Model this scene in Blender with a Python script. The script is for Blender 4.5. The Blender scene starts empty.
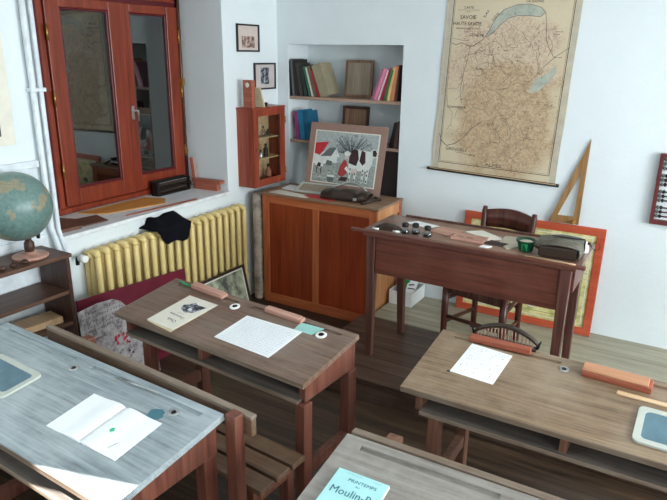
import bpy, bmesh, math, random
from mathutils import Matrix, Vector, Euler
random.seed(7)
PI = math.pi
SC = bpy.context.scene
COL = SC.collection
SC.view_settings.view_transform = 'Standard'
SC.view_settings.look = 'None'
SC.view_settings.gamma = 1
SC.view_settings.use_curve_mapping = False
SC.view_settings.exposure = 0.0

# ------------------------------------------------------------------ materials
def srgb(r, g, b):
    def f(c):
        c /= 255.0
        return c / 12.92 if c <= .04045 else ((c + .055) / 1.055) ** 2.4
    return (f(r), f(g), f(b), 1)

class NT:
    def __init__(s, name):
        s.m = bpy.data.materials.new(name); s.m.use_nodes = True
        s.t = s.m.node_tree; s.n = s.t.nodes; s.l = s.t.links
        s.b = s.n['Principled BSDF']
    def new(s, k, **kw):
        n = s.n.new(k)
        for a, v in kw.items(): setattr(n, a, v)
        return n
    def link(s, a, b): s.l.new(a, b)
    def coord(s, scale=(1, 1, 1), loc=(0, 0, 0), rot=(0, 0, 0), rnd=True):
        tc = s.new('ShaderNodeTexCoord'); mp = s.new('ShaderNodeMapping')
        mp.inputs['Scale'].default_value = scale; mp.inputs['Location'].default_value = loc
        mp.inputs['Rotation'].default_value = rot
        s.link(tc.outputs['Object'], mp.inputs['Vector'])
        if rnd:
            oi = s.new('ShaderNodeObjectInfo'); mu = s.new('ShaderNodeMath', operation='MULTIPLY'); mu.inputs[1].default_value = 37
            s.link(oi.outputs['Random'], mu.inputs[0])
            ad = s.new('ShaderNodeVectorMath', operation='ADD')
            s.link(mp.outputs[0], ad.inputs[0]); s.link(mu.outputs[0], ad.inputs[1])
            return ad.outputs[0]
        return mp.outputs[0]
    def noise(s, vec, scale=5, detail=4, rough=.6, dist=0):
        n = s.new('ShaderNodeTexNoise'); n.inputs['Scale'].default_value = scale
        n.inputs['Detail'].default_value = detail; n.inputs['Roughness'].default_value = rough
        n.inputs['Distortion'].default_value = dist
        s.link(vec, n.inputs['Vector']); return n.outputs['Fac']
    def ramp(s, fac, stops):
        r = s.new('ShaderNodeValToRGB'); e = r.color_ramp.elements
        while len(e) < len(stops): e.new(.5)
        for i, (p, c) in enumerate(stops): e[i].position = p; e[i].color = c
        s.link(fac, r.inputs[0]); return r.outputs[0]
    def mix(s, fac, a, b, mode='MIX'):
        m = s.new('ShaderNodeMix', data_type='RGBA', blend_type=mode)
        if isinstance(fac, (int, float)): m.inputs[0].default_value = fac
        else: s.link(fac, m.inputs[0])
        for i, v in ((6, a), (7, b)):
            if isinstance(v, tuple): m.inputs[i].default_value = v
            else: s.link(v, m.inputs[i])
        return m.outputs[2]
    def bump(s, h, st=.2, d=.002):
        b = s.new('ShaderNodeBump'); b.inputs['Strength'].default_value = st; b.inputs['Distance'].default_value = d
        s.link(h, b.inputs['Height']); s.link(b.outputs[0], s.b.inputs['Normal'])

def plain(name, c, rough=.6, metal=0, var=.06, scale=14, bump=0, spec=.4):
    t = NT(name); v = t.coord(rnd=False); n = t.noise(v, scale, 3)
    c0 = tuple(x * (1 - var * 2) for x in c[:3]) + (1,); c1 = tuple(min(1, x * (1 + var * 2)) for x in c[:3]) + (1,)
    t.link(t.ramp(n, [(.3, c0), (.7, c1)]), t.b.inputs['Base Color'])
    t.b.inputs['Roughness'].default_value = rough; t.b.inputs['Metallic'].default_value = metal
    t.b.inputs['Specular IOR Level'].default_value = spec
    if bump: t.bump(t.noise(v, scale * 6, 3), bump, .002)
    return t.m

def wood(name, dark, mid, light, axis=0, rough=.5, grain=1.0, wear=None, wearamt=.45, bump=.25, spec=.4):
    t = NT(name)
    sc = [26 * grain] * 3; sc[axis] = 1.6 * grain
    v = t.coord(tuple(sc)); n = t.noise(v, 1.0, 6, .65, .6)
    sc2 = [90 * grain] * 3; sc2[axis] = 4 * grain
    v2 = t.coord(tuple(sc2)); n2 = t.noise(v2, 1.0, 3, .6)
    c = t.ramp(n, [(.3, dark), (.5, mid), (.72, light)])
    c = t.mix(.35, c, t.ramp(n2, [(.35, dark), (.65, light)]))
    if wear:
        w = t.noise(t.coord((2.2, 2.2, 2.2)), 1.6, 5, .65)
        f = t.ramp(w, [(.42, (0, 0, 0, 1)), (.66, (wearamt,) * 3 + (1,))])
        c = t.mix(f, c, wear)
    t.link(c, t.b.inputs['Base Color'])
    t.b.inputs['Roughness'].default_value = rough
    t.b.inputs['Specular IOR Level'].default_value = spec
    t.bump(n2, bump, .0015)
    return t.m

def glassy(name, tint=(.9, .95, .95, 1), refl=.12, rough=.01, dirt=.0):
    t = NT(name); t.n.remove(t.b)
    tr = t.new('ShaderNodeBsdfTransparent'); tr.inputs[0].default_value = tint
    gl = t.new('ShaderNodeBsdfGlossy'); gl.inputs['Roughness'].default_value = rough
    fr = t.new('ShaderNodeLayerWeight'); fr.inputs['Blend'].default_value = .5; pw = t.new('ShaderNodeMath', operation='POWER'); pw.inputs[1].default_value = 4; t.link(fr.outputs['Facing'], pw.inputs[0])
    ad = t.new('ShaderNodeMath', operation='ADD', use_clamp=True); ad.inputs[1].default_value = refl
    t.link(pw.outputs[0], ad.inputs[0])
    mx = t.new('ShaderNodeMixShader'); t.link(ad.outputs[0], mx.inputs[0]); t.link(tr.outputs[0], mx.inputs[1]); t.link(gl.outputs[0], mx.inputs[2])
    t.link(mx.outputs[0], t.n['Material Output'].inputs['Surface'])
    return t.m

M = {}
def wall_mat(name, c):
    t = NT(name); v = t.coord(rnd=False)
    n = t.noise(v, 2.2, 5); n2 = t.noise(v, 60, 4, .7); n3 = t.noise(v, 9, 3)
    c0 = tuple(x * .95 for x in c[:3]) + (1,)
    t.link(t.ramp(n, [(.35, c0), (.65, c)]), t.b.inputs['Base Color'])
    t.b.inputs['Roughness'].default_value = .75; t.b.inputs['Specular IOR Level'].default_value = .25
    a = t.new('ShaderNodeMath', operation='ADD'); t.link(n2, a.inputs[0]); t.link(n3, a.inputs[1])
    t.bump(a.outputs[0], .35, .004)
    return t.m
M['wall'] = wall_mat('white plaster', (.755, .81, .825, 1))
M['ceil'] = wall_mat('ceiling white', (.80, .80, .80, 1))
M['sill'] = plain('sill white paint', (.74, .76, .77, 1), .4)
M['whitepaint'] = plain('white gloss paint', (.72, .77, .80, 1), .35)

def floor_mat():
    t = NT('old floorboards')
    tc = t.new('ShaderNodeTexCoord'); sp = t.new('ShaderNodeSeparateXYZ'); t.link(tc.outputs['Object'], sp.inputs[0])
    W = .145
    d = t.new('ShaderNodeMath', operation='DIVIDE'); d.inputs[1].default_value = W; t.link(sp.outputs['Y'], d.inputs[0])
    fl = t.new('ShaderNodeMath', operation='FLOOR'); t.link(d.outputs[0], fl.inputs[0])
    fr = t.new('ShaderNodeMath', operation='FRACT'); t.link(d.outputs[0], fr.inputs[0])
    wn = t.new('ShaderNodeTexWhiteNoise', noise_dimensions='1D'); t.link(fl.outputs[0], wn.inputs['W'])
    mp = t.new('ShaderNodeMapping'); mp.inputs['Scale'].default_value = (1.6, 26, 26); t.link(tc.outputs['Object'], mp.inputs[0])
    ad = t.new('ShaderNodeVectorMath', operation='ADD'); t.link(mp.outputs[0], ad.inputs[0])
    ml = t.new('ShaderNodeMath', operation='MULTIPLY'); ml.inputs[1].default_value = 31; t.link(wn.outputs['Value'], ml.inputs[0]); t.link(ml.outputs[0], ad.inputs[1])
    n = t.noise(ad.outputs[0], 1, 6, .65, .5)
    dk = t.ramp(n, [(.3, srgb(32, 23, 16)), (.5, srgb(62, 46, 33)), (.75, srgb(98, 78, 58))])
    c = dk
    vr = t.ramp(wn.outputs['Value'], [(0, (.72, .72, .72, 1)), (1, (1, 1, 1, 1))])
    c = t.mix(1.0, c, vr, 'MULTIPLY')
    gp = t.new('ShaderNodeMath', operation='GREATER_THAN'); gp.inputs[1].default_value = .035; t.link(fr.outputs[0], gp.inputs[0])
    c = t.mix(gp.outputs[0], srgb(22, 16, 13), c)
    t.link(c, t.b.inputs['Base Color']); t.b.inputs['Roughness'].default_value = .45
    t.bump(gp.outputs[0], .5, .004)
    return t.m
M['floor'] = floor_mat()
M['palefloor'] = wood('pale raised floorboards', srgb(120, 114, 98), srgb(158, 152, 132), srgb(188, 182, 160), 0, .5, .55, srgb(140, 134, 116), .4)  # paler tone than the main floor's boards
M['platform'] = wood('dark platform boards', srgb(38, 26, 20), srgb(66, 47, 37), srgb(96, 74, 60), 0, .4, .8, srgb(110, 95, 84), .3)
M['window'] = wood('varnished red window wood', srgb(88, 28, 14), srgb(124, 45, 23), srgb(150, 63, 35), 2, .32, .8, spec=.5)
M['windowdk'] = plain('window rebate dark red', srgb(86, 18, 26), .4)
M['shutter'] = plain('dark closed shutter', srgb(34, 34, 30), .8)
M['pane'] = glassy('window glass', (.5, .53, .5, 1), .15)
M['cabglass'] = glassy('cabinet glass', (.92, .95, .93, 1), .03)
M['brass'] = plain('old brass', srgb(176, 140, 76), .35, .9)
M['oldbrass'] = plain('dull brass', srgb(112, 98, 66), .45, .8)
M['steel'] = plain('grey steel', srgb(190, 190, 188), .3, .9)
M['iron'] = plain('dark iron', srgb(42, 40, 38), .45, .6)
M['radiator'] = plain('cream radiator enamel', srgb(222, 198, 134), .38, 0, .03)
M['cabframe'] = wood('orange cabinet frame wood', srgb(150, 72, 40), srgb(184, 98, 58), srgb(204, 122, 76), 0, .38, .6, spec=.45)
M['cabframev'] = wood('orange cabinet upright wood', srgb(150, 72, 40), srgb(184, 98, 58), srgb(204, 122, 76), 2, .38, .6, spec=.45)
M['cabpanel'] = wood('deep red cabinet panel', srgb(112, 38, 14), srgb(142, 54, 24), srgb(162, 72, 36), 2, .35, .8, spec=.45)
M['cabtop'] = wood('worn cabinet top', srgb(110, 76, 52), srgb(140, 104, 78), srgb(170, 136, 106), 0, .5, .7, srgb(150, 130, 110), .5)
M['cabside'] = wood('pale cabinet side', srgb(176, 112, 66), srgb(206, 142, 92), srgb(220, 164, 114), 2, .4, .6)
M['redwood'] = wood('red varnished cabinet wood', srgb(110, 40, 26), srgb(144, 62, 42), srgb(166, 84, 60), 2, .33, .8)
M['tdesk'] = wood('mahogany stained desk', srgb(60, 30, 22), srgb(94, 48, 37), srgb(122, 70, 55), 0, .36, .7, srgb(140, 98, 80), .2, spec=.5)
M['tdeskleg'] = wood('mahogany stained legs', srgb(50, 30, 25), srgb(84, 52, 43), srgb(116, 78, 66), 2, .4, .7)
M['tdesktop'] = wood('teacher desk top', srgb(92, 62, 52), srgb(128, 94, 80), srgb(158, 124, 106), 0, .34, .7, srgb(172, 148, 132), .4, spec=.5)
M['chairw'] = wood('dark chair wood', srgb(46, 24, 20), srgb(78, 40, 32), srgb(104, 60, 48), 2, .33, .8)
M['deskL'] = wood('worn grey desk top with sky glare', srgb(92, 102, 106), srgb(136, 148, 152), srgb(174, 184, 186), 0, .36, 1.3, srgb(190, 198, 200), .5, spec=.5)  # worn grey wood with bluish sky glare put into the colour
M['deskM'] = wood('brown worn desk top', srgb(74, 54, 43), srgb(114, 88, 73), srgb(146, 120, 102), 0, .4, 1.4, srgb(142, 132, 122), .45, spec=.5)
M['deskR'] = wood('tan worn desk top', srgb(80, 60, 42), srgb(124, 100, 76), srgb(156, 132, 104), 0, .4, 1.3, srgb(164, 146, 124), .6, spec=.5)
M['deskB'] = wood('grey dusty desk top', srgb(84, 78, 72), srgb(122, 115, 108), srgb(152, 146, 138), 0, .5, 1.3, srgb(176, 170, 162), .5)
M['legred'] = wood('reddish desk frame', srgb(68, 36, 28), srgb(104, 58, 44), srgb(134, 84, 68), 2, .5, .8, srgb(120, 84, 70), .4)
M['legbrown'] = wood('brown desk frame', srgb(68, 42, 32), srgb(104, 68, 52), srgb(134, 96, 76), 2, .5, .8, srgb(110, 84, 68), .4)
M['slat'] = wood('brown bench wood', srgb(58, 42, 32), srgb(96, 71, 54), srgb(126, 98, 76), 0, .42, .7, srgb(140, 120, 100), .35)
M['shelfdusty'] = wood('dark dusty shelf board', srgb(54, 48, 44), srgb(80, 72, 66), srgb(108, 98, 90), 0, .6, 1.2, srgb(130, 120, 110), .3)
M['edgelight'] = wood('pale edge wood with painted highlight', srgb(82, 66, 54), srgb(120, 102, 86), srgb(156, 138, 120), 0, .45, .7, srgb(150, 140, 128), .4)  # pale strip colour that paints light along top and front edges
M['groove'] = plain('ink darkened groove', srgb(86, 88, 88), .6)
M['shelfw'] = wood('dark brown shelf wood', srgb(54, 34, 26), srgb(86, 58, 44), srgb(116, 84, 66), 1, .45, .7)
M['shelfv'] = wood('dark brown shelf upright', srgb(40, 24, 18), srgb(66, 42, 32), srgb(94, 64, 50), 2, .45, .7)
M['plank'] = wood('pale pinkish shelf plank', srgb(128, 100, 84), srgb(164, 134, 116), srgb(190, 162, 144), 0, .55, .7)
M['boxred'] = wood('red pencil box wood', srgb(128, 62, 44), srgb(160, 88, 66), srgb(182, 112, 90), 0, .45, .8)
M['boxpink'] = wood('pinkish pencil box wood', srgb(150, 104, 88), srgb(184, 138, 120), srgb(206, 164, 146), 0, .45, .8)
M['palewood'] = wood('pale bare wood', srgb(170, 134, 96), srgb(204, 168, 128), srgb(226, 194, 156), 0, .5, .8)
M['lidwood'] = wood('worn orange lid wood', srgb(150, 96, 64), srgb(188, 132, 96), srgb(208, 158, 124), 0, .5, 1)
M['orangewood'] = wood('orange rule wood', srgb(176, 112, 46), srgb(208, 146, 72), srgb(226, 170, 96), 1, .4, .8)
M['setsq'] = wood('brown set square wood', srgb(118, 82, 44), srgb(152, 112, 68), srgb(178, 140, 94), 2, .4, .8)
M['dkwood'] = wood('dark abacus frame wood', srgb(70, 26, 30), srgb(98, 40, 42), srgb(124, 60, 58), 2, .4, .8)
M['frameorange'] = wood('orange painted frame', srgb(160, 60, 38), srgb(186, 80, 52), srgb(200, 100, 70), 0, .4, .4)
M['paper'] = plain('white paper', (.86, .88, .88, 1), .7, 0, .015)
M['cream'] = plain('cream paper', srgb(224, 219, 205), .7, 0, .03)
M['creamdk'] = plain('aged cream paper', srgb(206, 192, 160), .7, 0, .06)
M['ink'] = plain('black ink', srgb(38, 38, 42), .6)
M['inkblue'] = plain('faded blue ink', srgb(150, 172, 190), .7)
M['inkgrey'] = plain('grey pencil', srgb(128, 132, 134), .7)
M['inkgreen'] = plain('green ink', srgb(60, 190, 140), .6)
M['tealstain'] = plain('teal ink stain', srgb(70, 116, 128), .5)
M['leather'] = plain('dark brown leather', srgb(52, 38, 30), .38, 0, .12, 30, .4)
M['leathergrey'] = plain('grey green leather', srgb(96, 92, 80), .4, 0, .1, 30, .4)
M['blackcloth'] = plain('black cloth', srgb(16, 17, 22), .95, 0, .1, 40, .5, .1)
M['slate'] = plain('blue grey slate', srgb(88, 118, 130), .4, 0, .12, 10)
M['slatefr'] = plain('pale wooden slate frame', srgb(186, 190, 180), .5, 0, .04)
M['porcelain'] = plain('white porcelain', srgb(232, 232, 226), .15, 0, .01)
M['blackglass'] = plain('black ink glass', srgb(14, 15, 18), .08)
M['clear'] = glassy('clear bottle glass', (.8, .84, .84, 1), .08)
M['green'] = plain('bright green plastic', srgb(20, 150, 92), .4)
M['greendk'] = plain('dark green glaze', srgb(18, 72, 50), .12, 0, .05)
M['teal'] = plain('pale teal blotting paper', srgb(156, 204, 196), .75, 0, .04)
M['cyan'] = plain('pale cyan book cover', srgb(172, 222, 222), .5, 0, .02)
M['cyantxt'] = plain('teal cover ink', srgb(44, 110, 122), .5)
M['pages'] = plain('book pages', srgb(222, 214, 196), .8, 0, .05)
M['maroon'] = plain('dark maroon board', srgb(104, 24, 44), .5, 0, .1, 6)
M['frameblack'] = plain('black picture frame', srgb(34, 30, 34), .35)
M['mount'] = plain('brown picture mount', srgb(150, 120, 108), .7, 0, .03)
M['mountgrey'] = plain('pale picture mount', srgb(196, 186, 182), .7, 0, .03)
M['mountpink'] = plain('pinkish picture mount', srgb(206, 190, 182), .7, 0, .03)
M['maid'] = plain('faded red dress print', srgb(160, 62, 62), .6)
M['red'] = plain('red print', srgb(190, 50, 56), .6)
M['cowblack'] = plain('dark brown print', srgb(58, 36, 40), .6)
M['skyprint'] = plain('grey blue print', srgb(166, 174, 172), .7, 0, .12, 50)
M['grassprint'] = plain('grey green print', srgb(150, 156, 150), .7, 0, .2, 60)
M['houseprint'] = plain('white print', srgb(214, 218, 212), .7)
M['treeprint'] = plain('dark tree print', srgb(66, 78, 84), .7)
M['roofprint'] = plain('grey roof print', srgb(96, 104, 104), .7)
M['rolled'] = None
M['ropes'] = plain('grey canvas margin', srgb(186, 178, 160), .8)
M['olive'] = plain('olive print', srgb(146, 150, 96), .7)

def photo_mat(name, a, b, c, scale):
    t = NT(name); v = t.coord(rnd=False); n = t.noise(v, scale, 5, .7)
    t.link(t.ramp(n, [(.38, a), (.5, b), (.64, c)]), t.b.inputs['Base Color']); t.b.inputs['Roughness'].default_value = .5
    return t.m
M['photobrown'] = photo_mat('brown photograph print', srgb(80, 56, 50), srgb(146, 116, 104), srgb(210, 190, 178), 40)
M['photogrey'] = photo_mat('grey photograph print', srgb(20, 22, 30), srgb(70, 74, 84), srgb(190, 192, 200), 34)
M['photofloor'] = photo_mat('faded grey green photograph', srgb(70, 78, 70), srgb(140, 144, 124), srgb(188, 188, 162), 9)
M['rolled'] = photo_mat('mottled rolled chart', srgb(120, 110, 100), srgb(172, 156, 138), srgb(206, 176, 156), 9)
M['poster'] = photo_mat('yellow green printed poster', srgb(176, 172, 112), srgb(216, 206, 136), srgb(232, 224, 168), 11)
M['score'] = photo_mat('mottled printed sheet', srgb(120, 112, 114), srgb(176, 168, 168), srgb(196, 190, 188), 26)
M['frame_brown'] = wood('brown framed board', srgb(100, 72, 54), srgb(136, 104, 80), srgb(158, 128, 104), 2, .5)
M['board_grey'] = wood('grey brown board face', srgb(126, 112, 96), srgb(156, 142, 124), srgb(176, 162, 144), 2, .6)
M['dkboard'] = plain('dark brown board', srgb(52, 42, 42), .6)

def map_mat():
    t = NT('printed map paper'); tc = t.new('ShaderNodeTexCoord')
    v = tc.outputs['Object']
    fine = t.noise(v, 42, 6, .75, 1.5); big = t.noise(v, 3.2, 4, .6)
    base = t.ramp(big, [(.3, srgb(200, 184, 154)), (.7, srgb(212, 198, 170))])
    # hatching of the mountains: ink on the sheet, in its own outline
    sp = t.new('ShaderNodeSeparateXYZ'); t.link(v, sp.inputs[0])
    def ell(cx, cz, rx, rz):
        a = t.new('ShaderNodeVectorMath', operation='SUBTRACT'); t.link(v, a.inputs[0]); a.inputs[1].default_value = (cx, 0, cz)
        m = t.new('ShaderNodeVectorMath', operation='MULTIPLY'); t.link(a.outputs[0], m.inputs[0]); m.inputs[1].default_value = (1 / rx, 0, 1 / rz)
        nn = t.new('ShaderNodeTexNoise'); nn.inputs['Scale'].default_value = 5; t.link(v, nn.inputs['Vector'])
        L = t.new('ShaderNodeVectorMath', operation='LENGTH'); t.link(m.outputs[0], L.inputs[0])
        ad = t.new('ShaderNodeMath', operation='ADD'); t.link(L.outputs['Value'], ad.inputs[0]); t.link(nn.outputs['Fac'], ad.inputs[1])
        r = t.new('ShaderNodeMapRange'); t.link(ad.outputs[0], r.inputs[0]); r.inputs[1].default_value = 1.30; r.inputs[2].default_value = 1.62; r.inputs[3].default_value = 1; r.inputs[4].default_value = 0
        return r.outputs[0]
    hatch = t.ramp(fine, [(.36, srgb(150, 120, 92)), (.58, srgb(198, 174, 140))])
    pink = t.ramp(fine, [(.34, srgb(164, 136, 116)), (.55, srgb(206, 186, 160))])
    c = t.mix(ell(-.04, -.46, .38, .36), base, pink)
    c = t.mix(ell(.04, -.80, .36, .42), c, hatch)
    c = t.mix(ell(.08, -.27, .27, .14), c, pink)
    t.link(c, t.b.inputs['Base Color']); t.b.inputs['Roughness'].default_value = .65
    t.bump(big, .3, .01)
    return t.m
M['map'] = map_mat()
M['lake'] = photo_mat('grey blue lake print', srgb(158, 162, 148), srgb(170, 174, 160), srgb(182, 184, 166), 20)
M['river'] = plain('map river line', srgb(110, 100, 90), .7)
M['mapink'] = plain('map lettering ink', srgb(70, 58, 52), .7)

def globe_mat():
    t = NT('globe print'); v = t.coord(rnd=False)
    n = t.noise(v, 8.5, 5, .55, .3); f = t.noise(v, 60, 4, .7)
    sea = t.ramp(f, [(.3, srgb(84, 112, 110)), (.7, srgb(118, 144, 136))])
    land = t.ramp(f, [(.3, srgb(128, 124, 100)), (.7, srgb(160, 150, 126))])
    m = t.ramp(n, [(.55, (0, 0, 0, 1)), (.585, (1, 1, 1, 1))])
    t.link(t.mix(m, sea, land), t.b.inputs['Base Color']); t.b.inputs['Roughness'].default_value = .35
    return t.m
M['globe'] = globe_mat()

# ------------------------------------------------------------------ mesh builder
_tc = {}
def text_geo(body, size):
    k = (body, size)
    if k not in _tc:
        cu = bpy.data.curves.new('t', 'FONT'); cu.body = body; cu.size = size; cu.align_x = 'CENTER'; cu.align_y = 'CENTER'; cu.resolution_u = 2
        o = bpy.data.objects.new('t', cu); COL.objects.link(o)
        dg = bpy.context.evaluated_depsgraph_get(); me = bpy.data.meshes.new_from_object(o.evaluated_get(dg))
        _tc[k] = ([v.co.copy() for v in me.vertices], [tuple(p.vertices) for p in me.polygons])
        bpy.data.meshes.remove(me); bpy.data.objects.remove(o); bpy.data.curves.remove(cu)
    return _tc[k]

class MB:
    def __init__(s): s.v = []; s.f = []; s.mi = []; s.sm = []; s.mats = []; s.T = Matrix()
    def _m(s, m):
        m = M[m] if isinstance(m, str) else m
        if m not in s.mats: s.mats.append(m)
        return s.mats.index(m)
    def add(s, vs, fs, m, smooth=False):
        k = len(s.v); i = s._m(m)
        s.v += [s.T @ Vector(v) for v in vs]
        for f in fs: s.f.append(tuple(k + a for a in f)); s.mi.append(i); s.sm.append(smooth)
        return s
    def hexa(s, p, m):   # p: 4 bottom (ccw from above) then 4 top
        return s.add(p, [(3, 2, 1, 0), (4, 5, 6, 7), (0, 1, 5, 4), (1, 2, 6, 5), (2, 3, 7, 6), (3, 0, 4, 7)], m)
    def box(s, x0, x1, y0, y1, z0, z1, m):
        return s.hexa([(x0, y0, z0), (x1, y0, z0), (x1, y1, z0), (x0, y1, z0), (x0, y0, z1), (x1, y0, z1), (x1, y1, z1), (x0, y1, z1)], m)
    def prism(s, pts, z0, z1, m, smooth=False):   # pts in xy, ccw
        n = len(pts); vs = [(x, y, z0) for x, y in pts] + [(x, y, z1) for x, y in pts]
        s.add(vs, [tuple(range(n))[::-1], tuple(range(n, 2 * n))], m)
        k = len(s.v) - 2 * n; i = s._m(m)
        for a in range(n):
            b = (a + 1) % n; s.f.append((k + a, k + b, k + n + b, k + n + a)); s.mi.append(i); s.sm.append(smooth)
        return s
    def tube(s, pts, r, m, n=8, close=False, cap=True):
        pts = [Vector(p) for p in pts]; N = len(pts); rs = r if isinstance(r, (list, tuple)) else [r] * N
        vs = []; ref = None
        for i, p in enumerate(pts):
            a = pts[(i - 1) % N] if (i > 0 or close) else p; b = pts[(i + 1) % N] if (i < N - 1 or close) else p
            t = (b - a).normalized()
            if ref is None: ref = t.orthogonal().normalized()
            ref = (ref - t * ref.dot(t)).normalized(); w = t.cross(ref)
            for j in range(n):
                an = 2 * PI * j / n; vs.append(p + (ref * math.cos(an) + w * math.sin(an)) * rs[i])
        fs = []
        for i in range(N if close else N - 1):
            for j in range(n):
                a, b = i * n, ((i + 1) % N) * n; fs.append((a + j, a + (j + 1) % n, b + (j + 1) % n, b + j))
        s.add(vs, fs, m, True)
        if cap and not close:
            k = len(s.v) - len(vs); i = s._m(m)
            s.f.append(tuple(k + j for j in range(n))[::-1]); s.mi.append(i); s.sm.append(False)
            s.f.append(tuple(k + (N - 1) * n + j for j in range(n))); s.mi.append(i); s.sm.append(False)
        return s
    def lathe(s, prof, m, c=(0, 0, 0), n=20, smooth=True):
        vs = []; fs = []
        for r, z in prof:
            for j in range(n):
                a = 2 * PI * j / n; vs.append((c[0] + r * math.cos(a), c[1] + r * math.sin(a), c[2] + z))
        for i in range(len(prof) - 1):
            for j in range(n): fs.append((i * n + j, i * n + (j + 1) % n, (i + 1) * n + (j + 1) % n, (i + 1) * n + j))
        fs.append(tuple(range(n))[::-1]); L = (len(prof) - 1) * n; fs.append(tuple(L + j for j in range(n)))
        return s.add(vs, fs, m, smooth)
    def text(s, body, size, x, y, m, rot=0, z=0.0006, ux=(1, 0, 0), uy=(0, 1, 0), o=(0, 0, 0), sx=1.0):
        vs, fs = text_geo(body, size); ux = Vector(ux); uy = Vector(uy); w = ux.cross(uy); o = Vector(o); c, q = math.cos(rot), math.sin(rot)
        out = []
        for v in vs:
            a = v.x * sx; X = x + a * c - v.y * q; Y = y + a * q + v.y * c; out.append(o + ux * X + uy * Y + w * z)
        return s.add(out, fs, m)
    def flat(s, pts, m, z=0.0004, ux=(1, 0, 0), uy=(0, 1, 0), o=(0, 0, 0)):
        ux = Vector(ux); uy = Vector(uy); w = ux.cross(uy); o = Vector(o)
        return s.add([o + ux * x + uy * y + w * z for x, y in pts], [tuple(range(len(pts)))], m)
    def line(s, pts, wd, m, z=0.0006, ux=(1, 0, 0), uy=(0, 1, 0), o=(0, 0, 0)):
        for (x0, y0), (x1, y1) in zip(pts[:-1], pts[1:]):
            d = math.hypot(x1 - x0, y1 - y0) or 1e-6; nx, ny = -(y1 - y0) / d * wd / 2, (x1 - x0) / d * wd / 2
            s.flat([(x0 - nx, y0 - ny), (x1 - nx, y1 - ny), (x1 + nx, y1 + ny), (x0 + nx, y0 + ny)], m, z, ux, uy, o)
        return s
    def build(s, name, parent=None, bevel=0, loc=None, **kw):
        me = bpy.data.meshes.new(name); me.from_pydata([tuple(v) for v in s.v], [], s.f)
        for m in s.mats: me.materials.append(m)
        me.polygons.foreach_set('material_index', s.mi); me.polygons.foreach_set('use_smooth', s.sm)
        me.validate(); me.update()
        o = bpy.data.objects.new(name, me); COL.objects.link(o)
        if parent: o.parent = parent
        if loc: o.location = loc
        if bevel:
            b = o.modifiers.new('Bevel', 'BEVEL'); b.width = bevel; b.segments = 2; b.limit_method = 'ANGLE'; b.angle_limit = math.radians(40); b.harden_normals = False
        for k, v in kw.items(): o[k] = v
        return o

def tag(o, label, cat, group=None):
    o['label'] = label; o['category'] = cat
    if group: o['group'] = group
    return o
def thing(name, label, cat, loc=(0, 0, 0), rz=0, group=None, mat=None):
    o = bpy.data.objects.new(name, None); COL.objects.link(o); o.empty_display_size = .05
    if mat is not None: o.matrix_world = mat
    else: o.location = loc; o.rotation_euler = (0, 0, rz)
    return tag(o, label, cat, group)
def struct(o): o['kind'] = 'structure'; return o
def copy_tree(o, parent=None, root=True):
    c = o.copy(); COL.objects.link(c)
    if not root: c.parent = parent
    for ch in list(o.children): copy_tree(ch, c, False)
    return c

# The room's walls and what stands along them are scaled down uniformly about
# the camera point: nearer, same view; the lift equals the raised floor's height.
CAM_SCALE, UP = .93, .126
done_ = set()
def tops(): return [o for o in bpy.data.objects if o.parent is None and o.name not in done_]
def scale_to_camera():
    bpy.context.view_layer.update()
    for o in tops():
        m = o.matrix_world.copy(); o.matrix_world = Matrix.Translation((0, 0, UP)) @ Matrix.Scale(CAM_SCALE, 4) @ m; done_.add(o.name)  # scaling about the origin plus this lift amounts to scaling about the camera
def keep():
    for o in tops(): done_.add(o.name)

# ------------------------------------------------------------------ camera
cam = bpy.data.cameras.new('camera'); cam.sensor_width = 36; cam.lens = 615.673 / 667 * 36; cam.clip_start = .05
co = bpy.data.objects.new('camera', cam); COL.objects.link(co); SC.camera = co
yaw, pit, rol = math.radians(30.42728795), math.radians(17.79693592), math.radians(.81165014)
d = Vector((-math.sin(yaw) * math.cos(pit), math.cos(yaw) * math.cos(pit), -math.sin(pit)))
r = Vector((math.cos(yaw), math.sin(yaw), 0)); u = r.cross(d)
r2 = r * math.cos(rol) + u * math.sin(rol); u2 = -r * math.sin(rol) + u * math.cos(rol)
mw = Matrix((r2, u2, -d)).transposed().to_4x4(); mw.translation = (0, 0, 1.8); co.matrix_world = mw

# ------------------------------------------------------------------ room
LX, BY, RX, FY, CZ = -3.02, 4.21, 2.6, -1.6, 2.75
WT = .42
struct(MB().box(-3.3, 2.6, -1.7, 4.4, -.1, 0, 'floor').build('floor'))
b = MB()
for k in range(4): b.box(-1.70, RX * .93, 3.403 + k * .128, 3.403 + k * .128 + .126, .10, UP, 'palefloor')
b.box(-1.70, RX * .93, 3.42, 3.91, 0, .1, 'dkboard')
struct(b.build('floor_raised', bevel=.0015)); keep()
struct(MB().box(LX - WT, RX + .2, FY - .2, BY + .5, CZ, CZ + .1, 'ceil').build('ceiling'))
def wall_x(name, x0, x1, y0, y1, holes):   # wall slab along y with rectangular holes (ya, yb, za, zb)
    b = MB(); ys = y0
    for ya, yb, za, zb in sorted(holes):
        b.box(x0, x1, ys, ya, -.3, CZ, 'wall'); b.box(x0, x1, ya, yb, -.3, za, 'wall'); b.box(x0, x1, ya, yb, zb, CZ, 'wall'); ys = yb
    b.box(x0, x1, ys, y1, -.3, CZ, 'wall'); return struct(b.build(name))
W1 = (2.085, 3.55, .765, 2.36); W2 = (-1.1, .56, .765, 2.28)
wall_x('wall_left', LX - WT, LX, FY - .2, BY + .5, [W1, W2])
wall_x('wall_right', RX, RX + .2, FY - .2, BY + .5, [(-.9, .6, .8, 2.3), (1.5, 3.3, .8, 2.3)])
b = MB()
NX0, NX1, NZ = -2.915, -1.92, 1.855
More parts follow.
